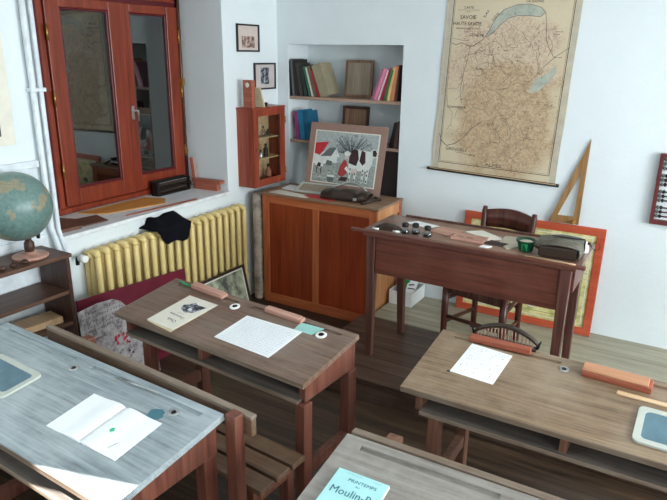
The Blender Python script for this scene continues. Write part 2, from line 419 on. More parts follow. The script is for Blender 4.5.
b.box(LX, NX0, BY, BY + .5, -.3, CZ, 'wall'); b.box(NX1, RX, BY, BY + .5, -.3, CZ, 'wall'); b.box(NX0, NX1, BY, BY + .5, NZ, CZ, 'wall')
b.box(NX0, NX1, BY + .29, BY + .5, -.3, NZ, 'wall')
struct(b.build('wall_back'))
struct(MB().box(LX, RX, FY - .2, FY, -.3, CZ, 'wall').build('wall_front'))
b = MB(); b.box(LX, LX + .015, W1[1] + .06, BY - .002, -.135, .06, 'cream'); struct(b.build('baseboard_left', bevel=.003))
# panelled dado left of the window
b = MB()
for i in range(7):
    y = 2.0 - i * .42; b.box(LX, LX + .012, y - .41, y - .004, .1, 1.2, 'whitepaint')
b.box(LX, LX + .03, FY + .02, 2.0, 1.2, 1.235, 'whitepaint'); b.box(LX, LX + .02, FY + .02, 2.0, -.135, .1, 'whitepaint')
b.box(LX, LX + .022, FY + .02, 2.0, .80, .83, 'whitepaint')
struct(b.build('trim_1', bevel=.003))

# window 1
wx = -3.41
w = bpy.data.objects.new('window_1', None); COL.objects.link(w); w.location = (wx, 2.085, .79); struct(w)
def wb(): m = MB(); m.T = Matrix.Translation((-wx, -2.085, -.79)); return m
b = wb(); y0, y1 = 2.24, 3.548
b.box(wx - .06, wx + .0, y0 - .15, y0 + .09, .767, 2.358, 'windowdk'); b.box(wx - .06, wx + .006, y0 + .09, y0 + .183, .767, 2.358, 'window'); b.box(wx - .06, wx, y1 - .055, y1, .767, 2.358, 'windowdk')
b.box(wx - .06, wx, y0, y1, .767, .84, 'window'); b.box(wx - .06, wx, y0, y1, 2.09, 2.12, 'windowdk'); b.box(wx - .06, wx, y0, y1, 2.12, 2.36, 'window')
b.box(wx, wx + .02, y0, y1, .795, .83, 'window'); b.box(wx - .06, wx + .012, y0 + .10, y0 + .14, .84, 2.12, 'windowdk')
b.build('window_frame', w, .004)
def sash(ya, yb, hinge_left, ang):
    # built about its hinge line
    L = yb - ya; s = 1 if hinge_left else -1
    h = ya if hinge_left else yb
    e = bpy.data.objects.new('sash', None); COL.objects.link(e); e.parent = w; e.location = (0.022, h - 2.085, 0); e.rotation_euler = (0, 0, ang)
    z0, z1 = .05, 1.30; f = MB()
    Y = lambda a: (a if hinge_left else -a)
    def bx(m, x0, x1, a, c, q0, q1, mat): m.box(x0, x1, min(Y(a), Y(c)), max(Y(a), Y(c)), q0, q1, mat)
    sw = .098; cw = .11 if hinge_left else .066
    bx(f, -.04, 0, 0, sw, z0, z1, 'window'); bx(f, -.04, 0, L - cw, L, z0, z1, 'window')
    bx(f, -.04, 0, sw, L - cw, z0, .155, 'window'); bx(f, -.04, 0, sw, L - cw, 1.245, z1, 'window')
    for a, c, q0, q1 in ((sw, sw + .014, .155, 1.245), (L - cw - .014, L - cw, .155, 1.245), (sw, L - cw, .155, .169), (sw, L - cw, 1.231, 1.245)):
        bx(f, -.03, -.006, a, c, q0, q1, 'windowdk')
    fo = f.build('sash_frame', e, .005)
    g = MB(); bx(g, -.026, -.02, sw + .002, L - cw - .002, .16, 1.24, 'pane'); g.build('pane', e)
    for z in (.28, 1.1, .72):
        hg = MB(); hg.tube([(.006, Y(-.004), z - .045), (.006, Y(-.004), z + .045)], .007, 'brass', 8); hg.build('hinge', e)
    return e
sash(2.425, 2.985, True, SASH_L := math.radians(-1.3))
s2 = sash(2.995, 3.49, False, SASH_R := math.radians(-1.1))
b = MB(); b.box(.0, .008, -.478, -.456, .55, .64, 'steel'); b.tube([(.004, -.467, .61), (.03, -.467, .61), (.032, -.445, .61), (.032, -.445, .54)], .006, 'steel'); b.build('window_handle', s2)
b = wb(); b.tube([(wx + .03, 3.498, 1.0), (wx + .03, 3.498, 2.3)], .006, 'oldbrass'); b.box(wx, wx + .045, 3.487, 3.511, 1.55, 1.6, 'brass'); b.box(wx, wx + .04, 3.487, 3.511, 1.05, 1.08, 'brass'); b.build('bolt_rod', w)
b = wb(); b.box(wx - .032, wx - .012 + .005, 2.24, 3.5, 2.122, 2.124, 'windowdk'); 
b = MB(); b.T = Matrix.Translation((-wx, -2.085, -.79)); b.box(LX - WT + .0, LX + .03, 2.087, 3.55, .765, .79, 'sill'); b.build('window_sill', w, .004)
sh = MB(); sh.T = Matrix.Translation((-wx, -2.085, -.79)); sh.box(wx - .028, wx - .012, 2.0, 3.549, .795, 2.35, 'shutter')
so = sh.build('closed_shutter', w); so.location = (-.09, 0, 0)

# window 2 (behind the frame of the photograph, left wall)
def simple_window(name, x, ya, yb, za, zb):
    e = bpy.data.objects.new(name, None); COL.objects.link(e); e.location = (x, ya, za); struct(e); L = yb - ya; H = zb - za
    f = MB(); f.box(-.03, .03, 0, .06, 0, H, 'window'); f.box(-.03, .03, L - .06, L, 0, H, 'window'); f.box(-.03, .03, .06, L - .06, 0, .06, 'window'); f.box(-.03, .03, .06, L - .06, H - .06, H, 'window'); f.box(-.03, .03, L / 2 - .04, L / 2 + .04, .06, H - .06, 'window')
    f.build('window_frame', e, .004)
simple_window('window_2', -3.38, W2[0], W2[1], W2[2], W2[3])
simple_window('window_3', RX + .1, -.9, .6, .8, 2.3)
simple_window('window_4', RX + .1, 1.5, 3.3, .8, 2.3)

# heating pipes
t_ = thing('heating_pipe', 'pair of white painted heating pipes running up the wall left of the window', 'pipe', (LX + .03, 2.02, 0))
b = MB(); b.tube([(0, 0, 2.74), (0, 0, .86), (.012, .008, .80), (.012, .03, .70), (.012, .034, .56), (.012, .034, -.13)], .016, 'whitepaint', 10); b.build('pipe', t_)
b = MB(); b.tube([(0, .043, 2.74), (0, .043, .84), (.012, .05, .78), (.014, .075, .68), (.014, .078, -.13)], .013, 'whitepaint', 10); b.build('pipe', t_)
b = MB(); b.box(-.028, .02, -.022, .064, 1.585, 1.605, 'whitepaint'); b.build('pipe_clip', t_, .003)

# radiator
t_ = thing('radiator', 'cream enamelled column radiator under the window sill', 'radiator', (LX + .07, 2.19, 0))
NS = 20; stp = 1.42 / NS
def rsec():
    m = MB()
    for k in range(3):
        x = -.035 + .045 * k; m.tube([(x, 0, .10), (x, 0, .12), (x, 0, .64), (x, 0, .66)], [.012, .019, .019, .012], 'radiator', 10)
    pts = []
    m.tube([(-.04, 0, .655), (.0, 0, .672), (.045, 0, .668), (.066, 0, .648)], [.018, .022, .022, .014], 'radiator', 10)
    m.tube([(-.04, 0, .105), (.0, 0, .092), (.045, 0, .096), (.066, 0, .115)], [.018, .022, .022, .014], 'radiator', 10)
    m.tube([(0, -stp / 2, .655), (0, stp / 2, .655)], .02, 'radiator', 10); m.tube([(0, -stp / 2, .11), (0, stp / 2, .11)], .02, 'radiator', 10)
    return m
s0 = None
for i in range(NS):
    if s0 is None: s0 = rsec().build('section', t_); o = s0
    else: o = s0.copy(); COL.objects.link(o)
    o.location = (0, i * stp + stp / 2, 0)
b = MB()
for y in (.05, 1.37): b.box(-.03, .05, y - .012, y + .012, -.1354, .10, 'radiator')
b.build('feet', t_, .004)
v = MB(); v.tube([(0, 0, .655), (0, -.06, .655)], .011, 'steel'); v.tube([(0, -.06, .62), (0, -.06, .66), (.05, -.06, .665)], .012, 'iron'); v.tube([(.03, -.06, .665), (.075, -.06, .668)], [.022, .02], 'porcelain', 14); v.build('valve', t_)
# black cloth over the radiator
b = MB(); nx, ny = 14, 12
base = (LX + .07, 2.69)
vs = []
for i in range(nx + 1):
    for j in range(ny + 1):
        u_ = i / nx; q = j / ny; y = 2.655 + .30 * q
        if u_ < .35: x = LX + .006 + .149 * u_ / .35; z = .70 + .05 * (1 - u_ / .35) * (q > .2) + .012 * math.sin(q * 9)
        else:
            k = (u_ - .35) / .65; x = LX + .155 + .006 * math.sin(q * 14 + 2 * k); z = .70 - k * (.105 + .012 * math.sin(q * 9 + .6)); y += -.03 * k * (q - .5) * 2 + .01
            if q < .22: z += .07 * k * (1 - q / .22)
        vs.append((x, y, z + .003 * math.sin(u_ * 20)))
fs = [(i * (ny + 1) + j, (i + 1) * (ny + 1) + j, (i + 1) * (ny + 1) + j + 1, i * (ny + 1) + j + 1) for i in range(nx) for j in range(ny)]
b.add(vs, fs, 'blackcloth', True); o = b.build('black_cloth'); md = o.modifiers.new('s', 'SOLIDIFY'); md.thickness = .006; md.offset = 1
tag(o, 'crumpled black cloth draped over the middle of the cream radiator', 'cloth')

# ------------------------------------------------------------------ low bookshelf with globe
sx0, sx1, sy1, sy0 = LX + .03, -2.75, 1.94, .85
t_ = thing('low_bookshelf', 'dark brown open wooden shelf unit under the globe against the left wall', 'shelf', (sx0, sy0, 0))
L = sy1 - sy0; D = sx1 - sx0
MB().box(-.005, D + .01, -.005, L + .01, .757, .777, 'shelfw').build('top', t_, .003)
for y in (0, L - .022): MB().box(0, D, y, y + .022, -.1354, .757, 'shelfv').build('side_panel', t_, .002)
for z in (.575, .395, .08): MB().box(0, D - .004, .022, L - .022, z - .02, z, 'shelfw').build('shelf', t_, .002)
# globe
gx, gy = -2.865, 1.80
t_ = thing('terrestrial_globe', 'faded blue green terrestrial globe on a turned wooden stand', 'globe', (gx, gy, .777))
b = MB(); b.lathe([(.085, 0), (.088, .008), (.08, .014), (.05, .02), (.03, .024), (.028, .03)], 'boxpink', n=28); b.build('base', t_)
b = MB(); b.lathe([(.012, .024), (.022, .03), (.026, .05), (.025, .075), (.014, .092), (.01, .1)], 'shelfv', n=16); b.build('stem', t_)
b = MB(); R = .172
sph = [(max(.001, R * math.sin(PI * k / 24)), -R * math.cos(PI * k / 24)) for k in range(25)]
b.T = Matrix.Translation((0, -.045, .102 + R)) @ Matrix.Rotation(math.radians(23), 4, 'X') @ Matrix.Rotation(1.3, 4, 'Z'); b.lathe(sph, 'globe', n=40); b.build('sphere', t_)
b = MB(); b.tube([(0, 0, .09), (0, .02, .103), (.006, .045, .108), (.004, .06, .10)], .006, 'iron'); b.tube([(0, .055, .085), (0, .06, .12)], .009, 'iron'); b.build('pivot_bracket', t_)
t0_ = None
for k, (y, lb) in enumerate([(1.60, 'small brown round nut leftmost of three beside the globe'), (1.655, 'small brown round nut in the middle of three beside the globe'), (1.715, 'small brown round nut nearest the globe stand')]):
    o = MB().lathe([(.008, 0), (.016, .004), (.02, .011), (.015, .019), (.005, .023)], 'shelfv', n=12).build('chestnut'); o.location = (-2.79 + .0 * k, y, .777)
    tag(o, lb, 'nut', 'brown nuts on the shelf unit')
o = MB().box(0, .13, 0, .30, 0, .035, 'palewood').build('wooden_box', bevel=.003); o.location = (-2.95, 1.6, .395); o.rotation_euler = (0, 0, -.12)
tag(o, 'flat brown wooden box lying on the lower shelf beneath the globe', 'box')

# left wall chart
t_ = thing('wall_chart', 'aged cream wall chart cut off at the left edge above the globe', 'chart', (LX + .012, 1.42, 1.33))
b = MB(); b.box(0, .006, 0, .475, 0, .95, 'cream'); ux, uy = (0, 1, 0), (0, 0, 1)
b.flat([(.05, .05), (.40, .05), (.40, .70), (.05, .70)], 'creamdk', .0065, ux, uy); b.line([(.05, .05), (.40, .05), (.40, .70), (.05, .70), (.05, .05)], .006, 'ink', .007, ux, uy)
b.build('sheet', t_)
# leaning maroon board and printed sheet
t_ = MB(); t_.T = Matrix.Translation((-2.825, 2.02, 0)) @ Matrix.Rotation(math.radians(-4), 4, 'Y'); t_.hexa([(0, 0, -.1358), (.012, 0, -.1358), (.012, .84, -.1358), (0, .84, -.1358), (0, 0, .455), (.012, 0, .455), (.012, .84, .40), (0, .84, .40)], 'maroon')
tag(t_.build('maroon_board'), 'dark maroon board leaning on the front of the radiator', 'board')
b = MB(); b.T = Matrix.Translation((-2.72, 1.955, 0)) @ Matrix.Rotation(math.radians(-6), 4, 'Y')
pl = [(0, -.136), (.50, -.136), (.50, .18), (.46, .24), (.37, .30), (.29, .40), (.24, .43), (.13, .44), (0, .43)]
b.T = b.T @ Matrix(((0, 0, 1, 0), (1, 0, 0, 0), (0, 1, 0, 0), (0, 0, 0, 1)))
b.prism(pl, 0, .003, 'score')
rr = random.Random(3)
for row in range(5):
    y = .40 - row * .026
    b.line([(.01, y), (.30, y)], .0008, 'inkgrey', .0035)
    for k in range(13): x = .02 + k * .021 + rr.random() * .006; b.flat([(x, y - .004), (x + .006, y - .002), (x + .006, y + .003), (x, y + .001)], 'ink', .0036); b.line([(x + .006, y), (x + .006, y + .012)], .001, 'ink', .0036)
b.text('SOMMAIRE', .026, .10, .24, 'ink', .06, .004); b.text('MUSIQUE', .026, .37, .23, 'ink', .06, .004)
for k in range(9):
    x = .20 + rr.random() * .08; y = .13 + rr.random() * .07; b.flat([(x, y), (x + .02, y + .004), (x + .016, y + .024), (x + .003, y + .018)], 'red', .0036)
for k in range(6): b.line([(.30 + .19 * i / 8, .06 + k * .018 + .03 * math.cos(i / 8 * 4 + k * .2)) for i in range(9)], .0012, 'inkgrey', .0035)
for k in range(7): x = .29 + rr.random() * .18; y = .06 + rr.random() * .13; b.lathe([(.008, .0033), (.007, .0038)], 'ink', (x, y, 0), 8)
tag(b.build('printed_sheet'), 'torn printed music sheet with rows of notes leaning before the maroon board', 'poster')
# framed photograph leaning at radiator end
b = MB(); b.T = Matrix.Translation((-2.83, 2.95, 0)) @ Matrix.Rotation(math.radians(-10), 4, 'Y')
t_ = thing('framed_photograph', 'framed faded photograph with pale mount leaning on the right end of the radiator', 'picture', (0, 0, 0)); TM = Matrix.Translation((-2.765, 2.95, -.131)) @ Matrix.Rotation(math.radians(-13), 4, 'Y'); t_.matrix_world = TM
b = MB(); Lp, Hp, fw = .53, .39, .018
for a in ((0, Lp, 0, fw), (0, Lp, Hp - fw, Hp), (0, fw, fw, Hp - fw), (Lp - fw, Lp, fw, Hp - fw)): b.box(0, .018, a[0], a[1], a[2], a[3], 'leather')
b.build('frame', t_, .002)
b = MB(); b.box(.004, .008, fw, Lp - fw, fw, Hp - fw, 'cream'); b.box(.008, .009, fw + .012, Lp - fw - .012, fw + .012, Hp - fw - .012, 'photofloor')
b.build('photograph', t_)

# ------------------------------------------------------------------ things on the window sill
SZ = .79
def slab(name, pts, z0, z1, m, label, cat, bevel=.0015, group=None):
    cx = sum(p[0] for p in pts) / len(pts); cy = sum(p[1] for p in pts) / len(pts)
    o = MB().prism([(x - cx, y - cy) for x, y in pts], 0, z1 - z0, m).build(name, bevel=bevel); o.location = (cx, cy, z0)
    return tag(o, label, cat, group)
slab('wooden_block', [(-3.06, 2.12), (-3.05, 2.26), (-3.20, 2.34), (-3.30, 2.30), (-3.28, 2.16)], SZ, SZ + .02, 'legbrown', 'dark red brown wooden block at the left end of the window sill', 'block')
slab('brown_slate_case', [(-3.07, 2.29), (-3.06, 2.46), (-3.22, 2.50), (-3.25, 2.30)], SZ, SZ + .008, 'shelfw', 'flat grey brown board lying on the sill under the left window pane', 'board')
b = MB(); pts = [(-3.28, 2.36), (-3.17, 2.62), (-3.10, 3.04), (-3.26, 3.05), (-3.33, 2.8)]
slab('wooden_set_square', [(-3.36, 2.47), (-3.20, 2.56), (-3.10, 2.98), (-3.20, 3.08), (-3.35, 3.02)], SZ + .000, SZ + .006, 'orangewood', 'orange wooden set square lying along the window sill', 'set square')
slab('wooden_ruler', [(-3.07, 2.60), (-3.055, 2.60), (-2.998, 3.19), (-3.028, 3.20)], SZ, SZ + .006, 'boxred', 'thin reddish wooden ruler on the front edge of the window sill', 'ruler')
t_ = thing('bead_counting_rack', 'black rack with two rows of small pegs standing against the window frame', 'counting frame', (-3.36, 3.10, SZ))
b = MB(); b.box(0, .07, 0, .33, 0, .012, 'iron'); b.box(0, .012, 0, .33, .012, .105, 'iron'); b.box(0, .07, 0, .33, .05, .056, 'iron'); b.box(0, .07, 0, .012, .012, .1, 'iron'); b.box(0, .07, .318, .33, .012, .1, 'iron'); b.build('frame', t_, .002)
b = MB()
for z in (.012, .056):
    for k in range(15): b.tube([(.05, .025 + k * .02, z), (.05, .025 + k * .02, z + .033)], [.008, .006], 'leather', 8); b.tube([(.05, .025 + k * .02, z + .031), (.05, .025 + k * .02, z + .037)], .004, 'steel', 6)
b.build('pegs', t_)
t_ = thing('pencil_box', 'open red wooden pencil box at the right end of the window sill', 'box', (-3.27, 3.455, SZ), .12)
MB().box(.0, .20, .0, .052, 0, .055, 'boxred').build('body', t_, .002); MB().box(-.02, .235, -.006, .058, .055, .078, 'boxred').build('lid', t_, .002)
b = MB(); b.T = Matrix.Translation((-3.29, 3.49, SZ)) @ Matrix.Rotation(math.radians(-7), 4, 'Y') @ Matrix.Rotation(.2, 4, 'Z'); b.box(-.012, 0, -.01, .035, 0, .23, 'boxpink'); b.box(-.012, .014, -.012, -.008, .0, .235, 'boxred')
o = b.build('leaning_wooden_slat', bevel=.001); tag(o, 'slim reddish wooden slat leaning upright beside the window behind the pencil box', 'slat')

# ------------------------------------------------------------------ wall cabinet and pictures
t_ = thing('wall_cabinet', 'small red varnished wall cabinet with a glazed door', 'cabinet', (LX, 3.675, .80))
W_, Dp, Hc = .405, .16, .585
b = MB(); b.box(0, .01, .014, W_ - .014, .014, Hc, 'palewood'); b.box(0, Dp - .02, 0, .014, 0, Hc, 'redwood'); b.box(0, Dp - .02, W_ - .014, W_, 0, Hc, 'redwood'); b.box(0, Dp - .02, .014, W_ - .014, 0, .014, 'redwood'); b.box(0, Dp, -.006, W_ + .006, Hc, Hc + .014, 'redwood'); b.build('body', t_, .002)
for z in (.20, .36): MB().box(.01, Dp - .035, .014, W_ - .014, z, z + .008, 'palewood').build('shelf', t_)
dr = bpy.data.objects.new('door', None); COL.objects.link(dr); dr.parent = t_
b = MB(); f_ = .06; x0, x1 = Dp - .019, Dp
b.box(x0, x1, 0, f_, 0, Hc, 'redwood'); b.box(x0, x1, W_ - f_, W_, 0, Hc, 'redwood'); b.box(x0, x1, f_, W_ - f_, 0, .055, 'redwood'); b.box(x0, x1, f_, W_ - f_, Hc - .05, Hc, 'redwood'); b.build('door_frame', dr, .003)
MB().box(x0 + .006, x0 + .01, f_, W_ - f_, .055, Hc - .05, 'cabglass').build('door_pane', dr)
MB().tube([(Dp, .03, .29), (Dp + .018, .03, .29)], .008, 'brass').build('knob', dr)
for z in (.09, .49): MB().tube([(Dp, W_ + .003, z - .025), (Dp, W_ + .003, z + .025)], .006, 'brass').build('hinge', dr)
def bottle(name, x, y, z, h, r_, m, label, cat='bottle', cap='iron', group=None):
    t = thing(name, label, cat, (x, y, z), 0, group)
    MB().lathe([(r_ * .95, 0), (r_, h * .05), (r_, h * .6), (r_ * .45, h * .75), (r_ * .42, h * .9)], m, n=14).build('glass_body', t)
    MB().lathe([(r_ * .5, h * .86), (r_ * .5, h)], cap, n=10).build('stopper', t); return t
cy0 = 3.675; cz = .80
for x, dy, dz, h, r_, m, lb in [(-2.94, .12, .208, .08, .016, 'porcelain', 'small white jar on the middle shelf of the glazed wall cabinet'), (-2.93, .17, .208, .06, .018, 'steel', 'small metal pot on the middle shelf of the glazed wall cabinet'), (-2.94, .25, .208, .10, .02, 'dkboard', 'dark bottle on the middle shelf of the glazed wall cabinet'), (-2.94, .22, .368, .08, .022, 'clear', 'clear glass flask on the top shelf of the glazed wall cabinet'), (-2.95, .30, .368, .05, .018, 'shelfv', 'low brown pot on the top shelf of the glazed wall cabinet'), (-2.94, .12, .014, .15, .022, 'greendk', 'green bottle on the bottom of the glazed wall cabinet'), (-2.94, .28, .014, .13, .024, 'boxred', 'red brown pot on the bottom of the glazed wall cabinet')]:
    bottle('bottle', x, cy0 + dy, cz + dz, h, r_, m, lb)
zt = .80 + Hc + .014
t_ = thing('upright_box', 'red brown upright wooden box with a round mark standing on the wall cabinet', 'box', (-2.985, 3.60 + .08, zt)); b = MB(); b.box(.03, .115, 0, .04, 0, .20, 'boxred'); b.build('body', t_, .003)
b = MB(); b.T = Matrix.Translation((.072, -.0005, .165)) @ Matrix.Rotation(PI / 2, 4, 'X'); b.lathe([(.018, 0), (.017, .001)], 'cream', n=16); b.build('round_label', t_)
b = MB(); b.T = Matrix.Translation((-2.97, 3.80, zt)) @ Matrix.Rotation(math.radians(20), 4, 'X'); b.box(0, .12, 0, .012, 0.0, .15, 'creamdk'); tag(b.build('leaning_booklet'), 'thin cream booklet leaning on the upright box above the wall cabinet', 'booklet')
for y, lb in ((3.66 + .03, 'left'), (3.93, 'right')):
    if lb == 'right': o = MB().lathe([(.012, 0), (.01, .01), (.014, .02), (.004, .028)], 'iron', n=10).build('small_knob'); o.location = (-2.93, y, zt); tag(o, 'small black knob standing on the right side of the wall cabinet top', 'knob')
def picture(y, z, w_, h_, mount, photo, label, rect):
    t = thing('framed_picture', label, 'picture', (LX, y, z)); f = .012; b = MB()
    for a in ((0, w_, 0, f), (0, w_, h_ - f, h_), (0, f, f, h_ - f), (w_ - f, w_, f, h_ - f)): b.box(0, .016, *a, 'frameblack')
    b.build('frame', t, .002)
    b = MB(); b.box(0, .006, f, w_ - f, f, h_ - f, mount); b.box(.006, .007, rect[0], rect[1], rect[2], rect[3], photo); b.build('print', t)
picture(3.70, 1.795, .265, .195, 'mountpink', 'photobrown', 'small black framed brown print, higher of the two on the wall', (.06, .21, .03, .11))
picture(3.895, 1.515, .275, .20, 'mountgrey', 'photogrey', 'small black framed photograph, lower of the two on the wall', (.085, .19, .04, .165))

scale_to_camera()
# ------------------------------------------------------------------ big cabinet
cx0, cx1, cyf, cyb, ch = -2.65, -1.715, 3.485, 3.86, .84
t_ = thing('low_cabinet', 'orange brown low wooden cabinet with two dark red panels', 'cabinet', (cx0, cyf, 0)); W_ = cx1 - cx0; D = cyb - cyf
b = MB(); b.box(0, .02, .02, D, 0, ch - .018, 'cabside'); b.box(W_ - .03, W_ - .01, .02, D, .0, ch - .018, 'cabside'); b.box(.02, W_ - .03, D - .02, D, 0, ch - .018, 'cabpanel'); b.box(.02, W_ - .03, .02, D - .02, .05, .07, 'cabpanel'); b.build('body', t_)
b = MB(); b.box(W_ - .01, W_, 0, .05, 0, ch - .018, 'cabside'); b.box(W_ - .01, W_, D - .05, D, 0, ch - .018, 'boxred'); b.box(W_ - .01, W_, .05, D - .05, 0, .08, 'cabside'); b.box(W_ - .01, W_, .05, D - .05, ch - .09, ch - .018, 'cabside'); b.build('side_frame', t_, .002)
b = MB(); b.box(-.01, W_ + .008, -.012, D, ch - .018, ch, 'cabtop'); b.build('top', t_, .004)
b = MB(); b.box(0, .055, 0, .02, 0, ch - .018, 'cabframev'); b.box(W_ - .065, W_ - .01, 0, .02, 0, ch - .018, 'cabframev'); b.box(.43, .48, 0, .02, .07, ch - .075, 'cabframev'); b.box(.055, W_ - .065, 0, .02, 0, .07, 'cabframe'); b.box(.055, W_ - .065, 0, .02, ch - .075, ch - .018, 'cabframe'); b.build('front_frame', t_, .002)
for a, c in ((.055, .43), (.48, W_ - .065)): MB().box(a, c, .008, .018, .07, ch - .075, 'cabpanel').build('front_panel', t_)
# rolled chart standing beside it
t_ = thing('rolled_chart', 'mottled rolled paper chart standing upright against the left side of the cabinet', 'rolled chart', (-2.705, 3.50, 0))
b = MB(); b.lathe([(.026, 0), (.036, .01), (.038, .03), (.036, .4), (.037, .80), (.036, .815)], 'rolled', n=20)
b.tube([(.034 * math.cos(a), .034 * math.sin(a), .40) for a in [i * PI / 8 for i in range(16)]], .004, 'rolled', 6, True); b.build('roll', t_)

keep()
# niche shelves
for z, nm in ((1.462, 'upper'), (1.118, 'lower')):
    o = MB().box(.003, NX1 - NX0 - .003, 0, .27, -.024, 0, 'plank').build('niche_shelf', bevel=.003); o.location = (NX0, BY + .012, z)
    tag(o, 'pale wooden plank shelf, %s of the two in the wall niche' % nm, 'shelf')

def book(x, y, z, h, t, dep, cover, label, lean=0, group=None, sgn=1):
    """upright book, spine facing the room; lean in radians (+ = top to the right)"""
    rx = Matrix.Rotation(lean, 4, 'Y')
    # the lowest corner rests on the shelf
    low = min((rx @ Vector(p)).z for p in ((0, 0, 0), (t, 0, 0)))
    T = Matrix.Translation((x, y, z - low + .0005)) @ rx
    tt = thing('book', label, 'book', group=group, mat=T)
    b = MB(); b.box(0, .003, 0, dep, 0, h, cover); b.box(t - .003, t, 0, dep, 0, h, cover); b.box(0.003, t - .003, 0, .004, 0, h, cover); b.build('cover', tt)
    MB().box(.003, t - .003, .004, dep - .004, .004, h - .004, 'pages').build('pages', tt)
    return tt
def col(name, c): M[name] = plain(name, srgb(*c), .5, 0, .05); return name
yb = BY + .008; zu = 1.462; zl = 1.118
G = 'books leaning at the left of the upper niche shelf'
for nm, c, px_, t, h, ln, lb in [
    ('bk0', (24, 22, 26), 0, .012, .275, -3, 'thin black book standing first at the left on the upper niche shelf'),
    ('bk1', (96, 98, 98), .022, .016, .285, -5, 'tall pale grey folder second from left on the upper niche shelf'),
    ('bk2', (40, 38, 40), .046, .030, .28, -7, 'black binder just right of the pale grey folder on the upper niche shelf'),
    ('bk3', (62, 56, 52), .086, .026, .255, -10, 'dark grey brown book between the black binder and the dark green book'),
    ('bk4', (34, 48, 42), .122, .030, .24, -13, 'dark green book in the leaning row on the upper niche shelf'),
    ('bk5', (50, 104, 82), .162, .016, .235, -15, 'mid green book in the leaning row on the upper niche shelf'),
    ('bk6', (206, 202, 188), .186, .010, .23, -16, 'thin white book in the leaning row on the upper niche shelf'),
    ('bk7', (112, 92, 76), .204, .026, .24, -18, 'brown book in the leaning row on the upper niche shelf'),
    ('bk8', (170, 48, 52), .240, .009, .215, -20, 'thin red book beside the broad olive grey book on the upper niche shelf'),
    ('bk9', (146, 138, 112), .258, .075, .25, -21, 'broad olive grey book last of the left leaning row in the niche')]:
    book(-2.905 + px_ * 1.12, yb + random.random() * .01, zu, h, t * 1.08, .17, col(nm, c), lb, math.radians(ln), G)
G = 'books leaning at the right of the upper niche shelf'
x = -2.235
for nm, c, t, h, ln, lb in [
    ('br0', (150, 96, 116), .016, .235, 21, 'mauve book first of the right leaning row on the upper niche shelf'),
    ('br1', (210, 128, 156), .026, .235, 20, 'pink book in the right leaning row on the upper niche shelf'),
    ('br2', (222, 200, 204), .010, .23, 19, 'thin whitish pink book in the right leaning row in the niche'),
    ('br3', (166, 34, 64), .026, .235, 18, 'crimson book in the right leaning row on the upper niche shelf'),
    ('br4', (66, 104, 60), .022, .225, 14, 'leaf green book in the right leaning row on the upper niche shelf'),
    ('br5', (200, 176, 120), .02, .24, 10, 'yellow beige book in the right leaning row on the upper niche shelf'),
    ('br6', (190, 120, 80), .028, .25, 7, 'orange brown book in the right leaning row on the upper niche shelf'),
    ('br7', (70, 50, 44), .02, .255, 3, 'dark brown book standing last at the right on the upper niche shelf')]:
    if nm == 'br0': x = -2.175
    book(x, yb + random.random() * .01, zu, h, t, .17, col(nm, c), lb, math.radians(ln), G); x += t / math.cos(math.radians(ln)) + .00555
col('bb0', (150, 60, 116)); col('bb1', (30, 112, 150)); col('bb2', (26, 92, 122))
G = 'books on the lower niche shelf'
book(-2.84, yb, zl, .22, .028, .15, 'bb0', 'purple spotted book at the left on the lower niche shelf', math.radians(-7), G)
book(-2.805, yb, zl, .235, .05, .15, 'bb1', 'thick bright blue book on the lower niche shelf', math.radians(-8), G)
book(-2.745, yb, zl, .23, .045, .15, 'bb2', 'dark teal blue book on the lower niche shelf', math.radians(-10), G)
book(-2.01, yb, zl, .19, .03, .15, 'bk0', 'black book leaning at the right end of the lower niche shelf', math.radians(12), G)
book(-1.972, yb, zl, .20, .026, .15, 'br7', 'dark brown book in the right corner of the lower niche shelf', math.radians(8), G)
o = MB().box(0, .15, 0, .10, 0, .006, 'frameblack').build('black_folder', bevel=.001); o.location = (-2.895, BY + .06, 1.462 + .286)
b = MB(); b.box(0, .2, 0, .14, 0, .012, 'bb0'); o2 = b.build('flat_purple_book', bevel=.001); o2.location = (-2.87, BY + .06, zu + .0); 
bpy.data.objects.remove(o2)
bpy.data.objects.remove(o)
def framed_board(x, z, w_, h_, face, frame, label, tilt):
    T = Matrix.Translation((x, BY + .19, z + .001)) @ Matrix.Rotation(math.radians(-tilt), 4, 'X'); t = thing('framed_board', label, 'framed board', mat=T); f = .022; b = MB()
    for a in ((0, w_, 0, f), (0, w_, h_ - f, h_), (0, f, f, h_ - f), (w_ - f, w_, f, h_ - f)): b.box(a[0], a[1], 0, .016, a[2], a[3], frame)
    b.build('frame', t, .002)
    MB().box(f, w_ - f, .006, .012, f, h_ - f, face).build('panel', t)
framed_board(-2.51, zu, .245, .285, 'board_grey', 'frame_brown', 'grey wooden framed board standing on the upper niche shelf', 6)
framed_board(-2.53, zl, .24, .275, 'frame_brown', 'shelfv', 'brown wooden framed board standing on the lower niche shelf', 6)
o = MB().box(0, .31, 0, .02, 0, .262, 'dkboard').build('dark_board', bevel=.002); o.location = (-2.235, BY + .20, .842)
o.location = (-2.235, BY + .03, .0); o.scale = (1, 1, 1)
me = o.data
for v_ in me.vertices:
    if v_.co.z > .1: v_.co.z = 1.09
tag(o, 'dark brown board standing in the niche behind the right side of the farm picture', 'board')

scale_to_camera()
# ------------------------------------------------------------------ farm picture on cabinet
T = Matrix.Translation((-2.475, 3.765, ch + .001)) @ Matrix.Rotation(.0, 4, 'Z') @ Matrix.Rotation(math.radians(-13), 4, 'X')
t_ = thing('farm_picture', 'brown mounted farm picture with cow and milkmaid leaning on the low cabinet', 'picture', mat=T)
Wp, Hp = .625, .485
b = MB(); b.box(0, Wp, 0, .006, 0, Hp, 'mount'); b.build('mount', t_, .001)
b = MB(); ux, uy = (1, 0, 0), (0, 0, 1)
